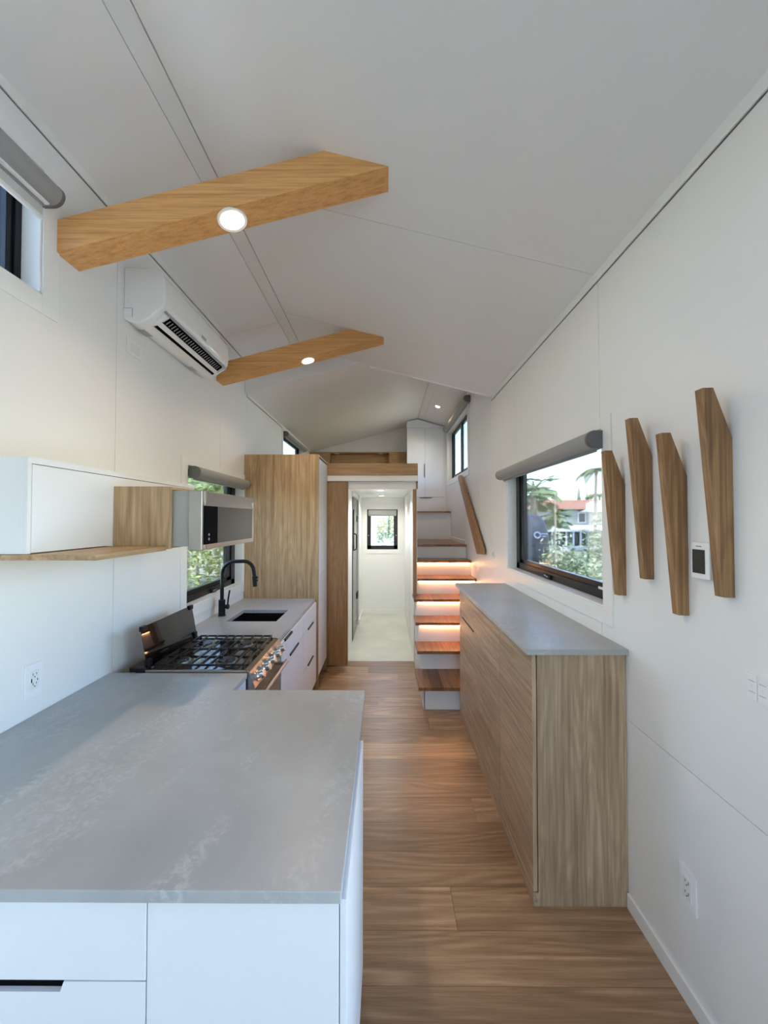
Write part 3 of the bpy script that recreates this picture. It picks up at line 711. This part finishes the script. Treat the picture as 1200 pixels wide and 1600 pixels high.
# ---- oak pantry
t = thing('pantry_cabinet', 'tall oak pantry cabinet with white doors beyond the sink', 'cabinet', (-1.05, 3.79, 0))
B(XL + .002, -.676, 3.792, 3.811, .004, 2.372).build('side_panel', 'oakZ', t, bevel=.001)
B(XL + .002, -.676, 4.324, 4.343, .004, 2.372).build('side_panel', 'oakZ', t, bevel=.001)
B(XL + .002, -.676, 3.811, 4.324, 2.350, 2.372).build('top_panel', 'oakX', t)
B(XL + .002, -.70, 3.811, 4.324, .13, .148).build('bottom_panel', 'oakX', t)
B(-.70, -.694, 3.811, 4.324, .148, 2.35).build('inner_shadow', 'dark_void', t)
B(-.76, -.745, 3.811, 4.324, .004, .13).build('toe_kick', 'oakX', t)
B(-.692, -.676, 3.814, 4.322, .150, 1.146).build('door', 'white_lam', t, bevel=.001)
B(-.692, -.676, 3.814, 4.322, 1.150, 2.335).build('door', 'white_lam', t, bevel=.001)
t = thing('sliding_door', 'narrow edge of a dark oak sliding door at the hall entrance', 'door', (-.565, 4.38, .03))
B(-.92, -.439, 4.368, 4.395, .038, 2.152).build('door_panel', 'dark_oak', t, bevel=.002)
B(-1.30, -.439, 4.372, 4.390, 2.1525, 2.157).build('track', 'cap', t)

# ---- right hand cabinet
t = thing('storage_cabinet', 'long waist high oak cabinet along the right wall under the window', 'cabinet', (.87, 1.71, 0))
m = MB().box(.678, XR - .002, 1.712, 1.730, .0, 1.114)
m.build('side_panel', 'cabZ', t, bevel=.001)
B(.678, XR - .002, 3.352, 3.372, .0, 1.114).build('side_panel', 'cabZ', t)
B(.690, XR - .002, 1.730, 3.352, .02, 1.110).build('carcass', 'dark_void', t)
B(.655, .678, 1.712, 3.372, .0, .062).build('plinth', 'cabY', t, bevel=.001)
def dr(y0, y1, z0, z1, name, notch=None):
    if notch:
        a, b = notch; m_ = MB().box(.655, .673, y0, y1, z0, z1 - .012).box(.655, .673, y0, a, z1 - .012, z1).box(.655, .673, b, y1, z1 - .012, z1)
        o = m_.build(name, 'cabY', t)
        B(.664, .676, a - .002, b + .002, z1 - .016, z1 + .001).build('pull_recess', 'dark_void', o)
    else: o = B(.655, .673, y0, y1, z0, z1).build(name, 'cabY', t, bevel=.0008)
    return o
dr(1.712, 2.196, .066, 1.108, 'door', (1.76, 1.965))
dr(2.199, 3.371, .883, 1.108, 'drawer')
B(.6552, .6728, 1.7112, 1.7122, .0665, 1.095).build('edge_band', 'cabZ', t)
o = dr(2.199, 3.371, .066, .880, 'drawer')
B(.650, .664, 2.84, 3.255, .873, .8855).build('handle', 'matte_black', o, bevel=.0015)
t = thing('countertop', 'narrow grey concrete top on the oak storage cabinet under the window', 'countertop', (.85, 1.69, 1.115))
B(.626, XR - .001, 1.690, 3.425, 1.1155, 1.142).build('slab', 'concrete', t, bevel=.0025)

# ---- staircase
st = thing('staircase', 'white staircase with dark wood treads and glowing strips under four nosings', 'stairs', (.7, 3.4, 0))
FY = [3.38, 3.71, 3.97, 4.23, 4.50, 4.77, 5.04]; FZ = [.224, .432, .637, .825, 1.012, 1.198, 1.383]
RYs = [3.445, 3.80, 4.00, 4.262, 4.532, 4.802, 5.072]
XS = [.288, .305, .309, .314, .378, .378, .378]
th = .030
for i, (y_, z_) in enumerate(zip(FY, FZ)):
    yb = (RYs[i + 1] + .01) if i < 6 else 6.29
    td = B(XS[i] + .002, XR - .004, y_ + .002, yb - .002, z_ - th + .002, z_ - .002).build('tread', 'tread', st)
    n_ = 7; wd = (XR - .002 - XS[i]) / n_
    for q in range(n_):
        xa = XS[i] + q * wd + (random.uniform(-.012, .012) if q else 0)
        if q: stv.append(xa)
        else: stv = [xa]
    stv.append(XR - .002)
    for xa, xb in zip(stv, stv[1:]): B(xa, xb, y_, yb, z_ - th, z_).build('stave', 'tread', td, bevel=.0012, seg=1)
    zb = FZ[i - 1] if i else 0
    B(.345 if i < 4 else .378, XR - .003, RYs[i], RYs[i] + .014, zb + .0005, z_ - th).build('riser', 'white_lam', st)
    if i in (2, 3, 4, 5):
        s_ = B(.36 if i < 4 else .39, XR - .02, RYs[i] - .016, RYs[i] - .008, z_ - th - .007, z_ - th - .001).build('led_strip', 'led', st)
    # side wall of the flight under each tread
    y2 = min(RYs[min(i + 1, 6)] + .014, 4.448)
    if i < 4: B(.338, .352, RYs[i] + (.014 if i else .0), y2, .0, z_ - th).build('side_panel', 'white_lam', st)
B(.378, XR - .003, 6.28, 6.294, 1.384, 1.848 - .022).build('riser', 'white_lam', st)
B(.378, XR - .002, 6.25, 6.72, 1.826, 1.850).build('tread', 'tread', st, bevel=.002)
B(XR - .014, XR, 5.05, 6.28, 1.383, 1.43).build('skirting', 'trim', st)
B(.316, .358, 4.405, 4.449, .8255, 2.069).build('post', 'dark_oak', st, bevel=.002)
# ---- loft edge
t = thing('loft_platform', 'sleeping loft platform with oak front edge and white fascia over the hall', 'loft', (-.5, 4.36, 2.17))
B(XL + .002, .368, 4.345, 4.385, 2.224, 2.362).build('oak_edge', 'dark_oakX', t, bevel=.001)
B(XL + .002, .366, 4.352, 4.395, 2.158, 2.223).build('fascia_board', 'trim', t, bevel=.001)
B(XL + .002, .350, 4.398, 4.449, 2.070, 2.157).build('lower_fascia', 'trim', t, bevel=.001)
B(XL + .002, .3365, 4.450, 6.905, 2.171, 2.34).build('deck', 'wall', t)
B(.3505, .372, 4.386, 4.448, 2.072, 2.340).build('edge_strip', 'dark_oak', t)
B(XL + .002, .376, 4.45, 7.195, 2.371, 2.376).build('deck_surface', 'oakX', t)
# ---- headboard at the loft's end
t = thing('headboard', 'oak headboard with a long lit recess at the end of the loft', 'headboard', (-.5, 7.15, 2.38))
nz0, nz1, nx0, nx1 = 2.60, 2.955, -1.045, .055
for c in cells((XL + .002, .375, 2.377, 2.975), [(nx0, nx1, nz0, nz1)]):
    B(c[0], c[1], 7.04, 7.06, c[2], c[3]).build('face_panel', 'dark_oakX', t)
B(nx0, nx1, 7.175, 7.19, nz0, nz1).build('recess_back', 'dark_oakX', t)
B(XL + .002, .375, 7.06, 7.195, 2.957, 2.975).build('top_panel', 'dark_oakX', t)
for xx in (-.93, -.10):
    MB().cyl((xx, 7.115, 2.956), (xx, 7.115, 2.946), .05, seg=20).build('puck_light', 'white_plas', t)
# ---- closet at the top of the stairs
t = thing('closet', 'white closet with two tall doors at the top of the stairs', 'closet', (.73, 6.72, 1.85))
MB().prism('Y', [(.378, 1.8505), (XR - .002, 1.8505), (XR - .002, loft_r(XR) - .02), (LX, loft_l(LX) - .028), (.378, loft_l(.378) - .020)], 6.742, 6.905).build('carcass', 'white_lam', t)
B(.380, XR - .004, 6.7375, 6.7415, 1.90, 3.345).build('door_gap', 'dark_void', t)
MB().prism('Y', [(.378, 3.350), (XR - .002, 3.350), (XR - .002, loft_r(XR) - .02), (LX, loft_l(LX) - .028), (.378, loft_l(.378) - .020)], 6.722, 6.742).build('filler_panel', 'white_lam', t)
for x0, x1, z0, z1 in ((.379, .6955, 2.111, 3.344), (.6985, XR - .040, 2.111, 3.344), (.379, XR - .040, 1.856, 2.1065)):
    o = B(x0, x1, 6.72, 6.737, z0, z1).build('door' if z0 > 2 else 'drawer', 'white_lam', t, bevel=.001)
    if z0 < 2: B(.60, .82, 6.708, 6.72, 2.094, 2.108).build('handle', 'cap', o)
    elif x0 < .5: B(.682, .6955, 6.708, 6.72, 2.46, 2.70).build('handle', 'cap', o)
B(XR - .038, XR - .003, 6.722, 6.742, 1.8505, 3.350).build('filler_panel', 'white_lam', t)
# ---- handrail
t = thing('handrail', 'slanted oak handrail on the right wall beside the stairs', 'handrail', (1.03, 4.6, 1.8))
def rail():
    pts = [(3.985, 1.43), (4.055, 1.335), (4.205, 1.335), (5.285, 2.290), (5.17, 2.315), (5.07, 2.315)]
    pts = [(4.03, 1.345), (4.205, 1.330), (5.285, 2.290), (5.255, 2.325), (5.19, 2.325), (4.03, 1.405)]
    MB().prism('X', pts, 1.008, 1.052).build('rail', 'hook', t, bevel=.003)
    for yy, zz in ((4.35, 1.52), (4.95, 2.06)): MB().cyl((1.040, yy, zz), (XR, yy, zz), .012, seg=12).build('bracket', 'matte_black', t)
rail()
t = thing('wall_plate', 'tiny white switch plate on the right wall below the handrail', 'switch', (XR, 3.785, 1.37))
B(XR - .005, XR, 3.755, 3.82, 1.335, 1.405).build('plate', 'white_plas', t, bevel=.001)
B(XR - .008, XR - .005, 3.775, 3.80, 1.35, 1.39).build('rocker', 'white_gloss', t)

# ---- shower door
t = thing('shower_door', 'dark tinted glass shower door with black hinges and D handle in the hall', 'door', (-.468, 5.75, .02))
B(-.472, -.462, 5.312, 6.185, .02, 2.03).build('glass_panel', 'shower_glass', t)
for zz in (.50, 1.72):
    B(-.480, -.452, 6.02, 6.185, zz - .05, zz + .05).build('hinge', 'matte_black', t, bevel=.003)
MB().tube([(-.462, 5.46, 1.27), (-.435, 5.46, 1.28), (-.425, 5.47, 1.30), (-.425, 5.47, 1.48), (-.435, 5.46, 1.50), (-.462, 5.46, 1.51)], .009, 10).build('handle', 'matte_black', t, smooth=True)
B(-1.40, -.60, 5.3, 5.31, 0, 2.1).build('wall_shower_near', 'grey_plas', kind='structure')

# ---- wall hooks
def hook(y0, zb, label):
    t = thing('wall_hook', label, 'hook', (XR, y0, zb), 'oak wall hooks')
    prof = [(XR - .0005, zb), (XR - .038, zb + .001), (XR - .091, zb + .652), (XR - .057, zb + .653), (XR - .0005, zb + .496)]
    MB().prism('Y', prof, y0, y0 + .030).build('peg', 'hook', t, bevel=.0012)
    MB().cyl((XR - .0005, y0 + .015, zb + .4), (XR + .003, y0 + .015, zb + .4), .004, seg=8).build('fixing', 'steel', t)
hook(1.702, 1.377, 'low oak wall hook right beside the window casing')
hook(1.526, 1.477, 'high oak wall hook, second from the window')
hook(1.352, 1.377, 'low oak wall hook just left of the thermostat')
hook(1.174, 1.477, 'high oak wall hook nearest the camera, right of the thermostat')
t = thing('thermostat', 'white thermostat with dark screen between two oak wall hooks', 'thermostat', (XR, 1.28, 1.58))
B(XR - .021, XR, 1.240, 1.316, 1.518, 1.642).build('case', 'white_plas', t, bevel=.004, seg=3)
B(XR - .0225, XR - .0205, 1.258, 1.308, 1.537, 1.617).build('screen', 'screen', t)
B(XR - .0215, XR - .0208, 1.272, 1.294, 1.626, 1.630).build('name_mark', 'grey_plas', t)

# ---- sockets and switches
def outlet(x, sgn, y0, z0, label, usb=False):
    """sgn points into the room"""
    t = thing('power_outlet', label, 'outlet', (x, y0 + .037, z0))
    B(x, x + sgn * .006, y0, y0 + .075, z0, z0 + .134).build('plate', 'white_plas', t, bevel=.002)
    B(x + sgn * .006, x + sgn * .0085, y0 + .019, y0 + .056, z0 + .030, z0 + .104).build('socket_face', 'white_gloss', t, bevel=.0008)
    xf = x + sgn * .0086
    s = MB()
    for zc in (z0 + .048, z0 + .086):
        s.box(xf, xf + sgn * .0006, y0 + .029, y0 + .031, zc, zc + .010).box(xf, xf + sgn * .0006, y0 + .044, y0 + .046, zc + .001, zc + .009)
        s.cyl((xf, y0 + .0375, zc - .006), (xf + sgn * .0006, y0 + .0375, zc - .006), .0026, seg=8)
    if usb: s.box(xf, xf + sgn * .0006, y0 + .022, y0 + .026, z0 + .060, z0 + .076).box(xf, xf + sgn * .0006, y0 + .048, y0 + .051, z0 + .062, z0 + .070)
    s.build('slots', 'dark_void', t)
outlet(XL, 1, 1.496, 1.002, 'white power outlet on the left wall above the concrete countertop', True)
outlet(XR, -1, 1.334, .340, 'white power outlet low on the right wall near the baseboard')
t = thing('light_switch', 'white keypad switch at the right edge, on the right wall', 'switch', (XR, 1.06, 1.23))
for i in range(4):
    k_ = B(XR - .009, XR, 1.102 - i * .0325, 1.133 - i * .0325, 1.194, 1.267).build('key', 'white_plas', t, bevel=.0015)
    yc = 1.1175 - i * .0325
    MB().cyl((XR - .0095, yc, 1.232), (XR - .0085, yc, 1.232), .0035, seg=10).build('indicator', 'white_gloss', k_)
    B(XR - .0095, XR - .0088, yc - .010, yc + .010, 1.247, 1.2485).build('mark', 'blind', k_)
    B(XR - .0095, XR - .0088, yc - .010, yc + .010, 1.215, 1.2165).build('mark', 'blind', k_)

# ================================================================== OUTSIDE
GZ = -1.0
B(-90, 90, -60, 120, GZ - .3, GZ).build('ground', 'ground', kind='structure')
B(-8.0, 9.0, -16.0, 2.2, GZ, GZ + .04).build('bounce_slab', 'slab', kind='structure')  # unseen reflector slab, added to bounce sunlight up to the ceiling
M['leaf_a'] = leafy('sage_leaves', (.16, .22, .10), (.44, .50, .32))
M['leaf_b'] = leafy('shrub_leaves', (.16, .24, .06), (.50, .55, .22))
M['leaf_c'] = leafy('palm_leaves', (.10, .16, .07), (.26, .32, .14))
M['leaf_d'] = leafy('tree_leaves', (.10, .15, .08), (.30, .36, .20))
M['bark'] = mottled('bark', (.22, .18, .13), (.40, .34, .27), 8)
M['siding'] = plain('cream_siding', (.34, .335, .29), .8)
M['tile_roof'] = mottled('terracotta_roof', (.30, .13, .075), (.42, .21, .13), 6)
M['white_roof'] = plain('white_roof', (.55, .56, .56), .7)
M['far_glass'] = plain('far_window', (.05, .06, .07), .15)
M['cowl'] = plain('engine_cowl', (.040, .052, .070), .55, spec=.3)
M['cowl_blue'] = plain('emblem_paint', (.22, .30, .42), .5)
def leaves(n, c, rad, size, shell=.55, flat=0):
    m = MB(); c = Vector(c)
    for _ in range(n):
        d_ = Vector((random.gauss(0, 1), random.gauss(0, 1), random.gauss(0, 1))).normalized()
        rr = random.uniform(shell, 1.0) * (1 + .18 * math.sin(5 * d_.x + 3 * d_.z) + .12 * math.sin(9 * d_.y + 7 * d_.x))
        p = c + Vector((d_.x * rad[0], d_.y * rad[1], d_.z * rad[2])) * rr
        if p.z < GZ: continue
        u = Vector((random.gauss(0, 1), random.gauss(0, 1), random.gauss(0, .6))).normalized(); v = u.orthogonal().normalized()
        q = Matrix.Rotation(random.uniform(0, 6.28), 3, u) @ v
        s = size * random.uniform(.6, 1.3)
        m.add([p - u * s, p + q * s * .4, p + u * s, p - q * s * .4], [(0, 1, 2, 3)])
    return m
def shrub(c, rad, n, size, mat, label, name='shrub', cat='shrub', group=None, stem=True):
    t = thing(name, label, cat, (c[0], c[1], GZ), group)
    leaves(n, c, rad, size).build('foliage', mat, t, kind='stuff')
    if stem:
        for k in range(4):
            a = k * 1.7
            MB().tube([(c[0] + .06 * math.cos(a), c[1] + .06 * math.sin(a), GZ), (c[0] + rad[0] * .3 * math.cos(a), c[1] + rad[1] * .3 * math.sin(a), (GZ + c[2]) / 2), (c[0] + rad[0] * .5 * math.cos(a), c[1] + rad[1] * .5 * math.sin(a), c[2] + rad[2] * .4)], [.03, .02, .01], 6).build('stem', 'bark', t)
    return t
GS = 'sage green shrubs outside the right window'
shrub((3.55, 7.4, .10), (.85, .8, 1.15), 5200, .055, 'leaf_a', 'pale sage green bush outside the window, in front of the dark engine', group=GS)
shrub((5.35, 9.0, .22), (1.0, .8, 1.35), 5600, .06, 'leaf_a', 'pale sage green bush outside the window, nearer its right side', group=GS)
shrub((4.3, 11.4, -.1), (.8, .6, 1.0), 3600, .06, 'leaf_a', 'lower sage green bush between the two larger bushes outside', group=GS)
shrub((-3.0, 6.3, .72), (.95, 1.4, 1.55), 7000, .05, 'leaf_b', 'leafy green shrub right outside the window behind the kitchen tap')
# fence outside the sink window
t = thing('fence', 'dark slender rail fence outside the window behind the kitchen tap', 'fence', (-4.6, 10, GZ))
for i in range(9):
    x_ = -7.4 + i * .6
    MB().cyl((x_, 10, GZ), (x_, 10, 2.4), .03, seg=6).build('post', 'cap', t)
for zz in (.2, 1.2, 2.3): MB().cyl((-7.5, 10, zz), (-2.5, 10, zz), .022, seg=6).build('rail', 'cap', t)
# neighbour's outboard engine under its cowl
t = thing('outboard_engine', 'dark blue grey outboard engine cowl outside the window, left of the bushes', 'engine', (3.42, 9.0, GZ))
c0 = Vector((3.42, 9.0, 1.05)); vs = []; fs = []; NS, NR = 24, 12
for i in range(NR + 1):
    a = math.pi * i / NR; zz = math.cos(a)
    for j in range(NS):
        b_ = 2 * math.pi * j / NS; k_ = 1 if zz > 0 else 1 + .10 * math.sin(a)
        f_ = (abs(math.sin(a)) ** .8)
        vs.append(c0 + Vector((.40 * f_ * k_ * math.cos(b_) + .05 * zz, .50 * f_ * math.sin(b_), .78 * zz)))
for i in range(NR):
    for j in range(NS): fs.append((i * NS + j, i * NS + (j + 1) % NS, (i + 1) * NS + (j + 1) % NS, (i + 1) * NS + j))
MB().add(vs, fs).build('cowl', 'cowl', t, smooth=True)
B(3.25, 3.60, 8.85, 9.2, GZ, .35).build('leg', 'cowl', t, bevel=.03)
MB().ring((3.40, 8.51, 1.36), (0, -1, .25), .05, .085, .012, 20).build('emblem', 'cowl_blue', t)
B(3.50, 3.64, 8.545, 8.555, 1.37, 1.40).build('emblem_bar', 'cowl_blue', t)
B(3.50, 3.60, 8.545, 8.555, 1.31, 1.34).build('emblem_bar', 'cowl_blue', t)
# neighbour's house
t = thing('house', 'cream house with terracotta roof and screened porch outside the window', 'house', (17, 36, GZ))
hy = 36.0
B(11.5, 26, hy, hy + 8, GZ - .3, 2.75).build('wall', 'siding', t)
for i in range(14): B(11.5, 26, hy - .03, hy, 1.02 + i * .125, 1.03 + i * .125).build('siding_lap', 'white_roof', t)
MB().prism('X', [(hy - .4, 2.65), (hy + 4, 3.75), (hy + 8.4, 2.65)], 11.2, 26.4).build('roof', 'tile_roof', t)
MB().prism('Y', [(18.3, 2.4), (20.6, 3.5), (23, 2.4)], hy - .5, hy + 2).build('gable', 'white_roof', t)
for xx, s_ in ((13.4, .45), (18.6, .55), (12.2, .4)):
    f = B(xx - s_ * .7, xx + s_ * .7, hy - .05, hy - .01, 1.35, 2.35).build('window', 'white_roof', t)
    B(xx - s_ * .5, xx + s_ * .5, hy - .08, hy - .05, 1.45, 2.25).build('pane', 'far_glass', f)
MB().prism('X', [(hy - 3.2, .62), (hy - 3.2, .80), (hy, 1.15), (hy, .97)], 11.0, 25).build('porch_roof', 'white_roof', t)
B(11.2, 25, hy - 3.0, hy - 2.8, -2.1 if False else GZ, -.62).build('porch_sill', 'white_roof', t)
B(11.3, 17.8, hy - 2.2, hy - 2.1, GZ, .9).build('porch_screen', 'far_glass', t)
for i in range(12):
    x_ = 11.3 + i * .62
    B(x_, x_ + .13, hy - 3.05, hy - 2.95, GZ, .70).build('porch_post', 'white_roof', t)
# palms and trees
def palm(base, h, nf, fl_, label, lean=0, fan=False, tr=.14):
    t = thing('palm_tree', label, 'palm tree', base)
    b = Vector(base); top = b + Vector((lean, 0, h))
    MB().tube([b, b + Vector((lean * .2, 0, h * .4)), b + Vector((lean * .6, 0, h * .75)), top], [tr * 1.2, tr, tr * .85, tr * .8], 10).build('trunk', 'bark', t, smooth=True)
    for k in range(nf):
        a = k * 2.399; up = random.uniform(-.25, 1.0) if not fan else random.uniform(-.9, 1.1)
        d_ = Vector((math.cos(a), math.sin(a), 0)); m = MB(); N = 12
        prev = None; L_ = fl_ * random.uniform(.85, 1.1); pts = []
        for i in range(N + 1):
            s_ = i / N
            if fan: p = top + d_ * L_ * s_ * math.cos(up * .8) + Vector((0, 0, L_ * s_ * math.sin(up * .8) - L_ * .25 * s_ * s_))
            else: p = top + d_ * L_ * s_ * (1 - .18 * s_) + Vector((0, 0, L_ * (.55 * up * s_ - .75 * s_ * s_)))
            pts.append(p)
        m.tube(pts, [.03 * (1 - .8 * i / N) + .004 for i in range(N + 1)], 4)
        sd_ = Vector((-d_.y, d_.x, 0))
        if fan:
            e_ = pts[-1]; dr_ = (pts[-1] - pts[-3]).normalized()
            for j in range(15):
                an = R(-95 + 190 * j / 14); v_ = (dr_ * math.cos(an) + sd_ * math.sin(an)) * L_ * .55 + Vector((0, 0, -.12 * L_))
                w2_ = sd_ * .045 + Vector((0, 0, .02)); m.add([e_, e_ + v_ * .6 + w2_, e_ + v_, e_ + v_ * .6 - w2_ + Vector((0, 0, .02))], [(0, 1, 2, 3)])
        else:
            for i in range(1, N * 2):
                s_ = i / (N * 2); p = pts[i // 2].lerp(pts[min(i // 2 + 1, N)], .5 * (i % 2)); ln = fl_ * .30 * (math.sin(s_ * 3.0) + .12)
                for sg in (1, -1):
                    q = p + (sd_ * sg * .75 + d_ * .45 + Vector((0, 0, -.55))) * ln
                    m.add([p, p.lerp(q, .5) + d_ * .05, q, p.lerp(q, .5) - d_ * .05], [(0, 1, 2, 3)])
        m.build('frond', 'leaf_c', t)
    return t
palm((16.55, 30.0, GZ), 6.7, 13, 1.7, 'tall slender palm seen at the top right of the right window', .15, False, .12)
palm((25.6, 45.5, GZ), 5.7, 16, 1.9, 'lower feathery palm behind the roof outside the right window', .1)
palm((5.6, 14.5, GZ), 3.9, 46, .72, 'bushy fan palm at the left side of the right window', .1, True, .16)
palm((7.75, 17.5, GZ), 2.9, 40, .55, 'smaller fan palm with yellowing leaves above the dark engine', .1, True, .045)
def tree(c, rad, h, n, size, mat, label, group=None):
    t = thing('tree', label, 'tree', (c[0], c[1], GZ), group)
    leaves(n, (c[0], c[1], GZ + h), rad, size, .3).build('foliage', mat, t, kind='stuff')
    MB().tube([(c[0], c[1], GZ), (c[0] + .1, c[1], GZ + h * .5), (c[0], c[1], GZ + h)], [.2, .15, .08], 8).build('trunk', 'bark', t, smooth=True)
for i, (x_, y_, h_) in enumerate(((25.5, 50, 5.3), (27.6, 52, 4.9))):
    t = thing('tree', ('pointed conifer tree rising behind the roof outside', 'smaller pointed conifer to the right behind the roof outside')[i], 'tree', (x_, y_, GZ))
    m = MB()
    for k in range(7):
        z_ = GZ + 1.2 + k * h_ / 7; m.cyl((x_, y_, z_), (x_, y_, z_ + h_ / 4.5), .85 * (1 - k / 8.5), .05, 9)
    m.build('foliage', 'leaf_d', t)
    MB().cyl((x_, y_, GZ), (x_, y_, GZ + 1.4), .12, seg=8).build('trunk', 'bark', t)
tree((-.20, 22, 0), (.55, .5, 1.1), 2.5, 1600, .12, 'leaf_d', 'grey green tree outside the little hall window')
tree((.75, 25, 0), (.9, .8, 1.5), 2.7, 2200, .14, 'leaf_d', 'second grey green tree to the right outside the little hall window')
tree((-7.5, 14, 0), (2.6, 2.6, 2.6), 4.2, 6000, .14, 'leaf_b', 'broad green tree beyond the rail fence outside the sink window')
t = thing('white_shed', 'white building at the left side of the little hall window view', 'building', (-1.55, 17, GZ))
B(-2.9, -.50, 17.5, 20, GZ, 1.9).build('wall', 'white_roof', t)
MB().prism('Y', [(-3.1, 1.9), (-.36, 1.9), (-1.75, 2.6)], 17.3, 20.2).build('roof', 'white_roof', t)
B(-1.2, -.9, 17.45, 17.5, .5, 1.2).build('window', 'far_glass', t)

for o in list(bpy.data.objects):
    if '_w' in o: del o['_w']
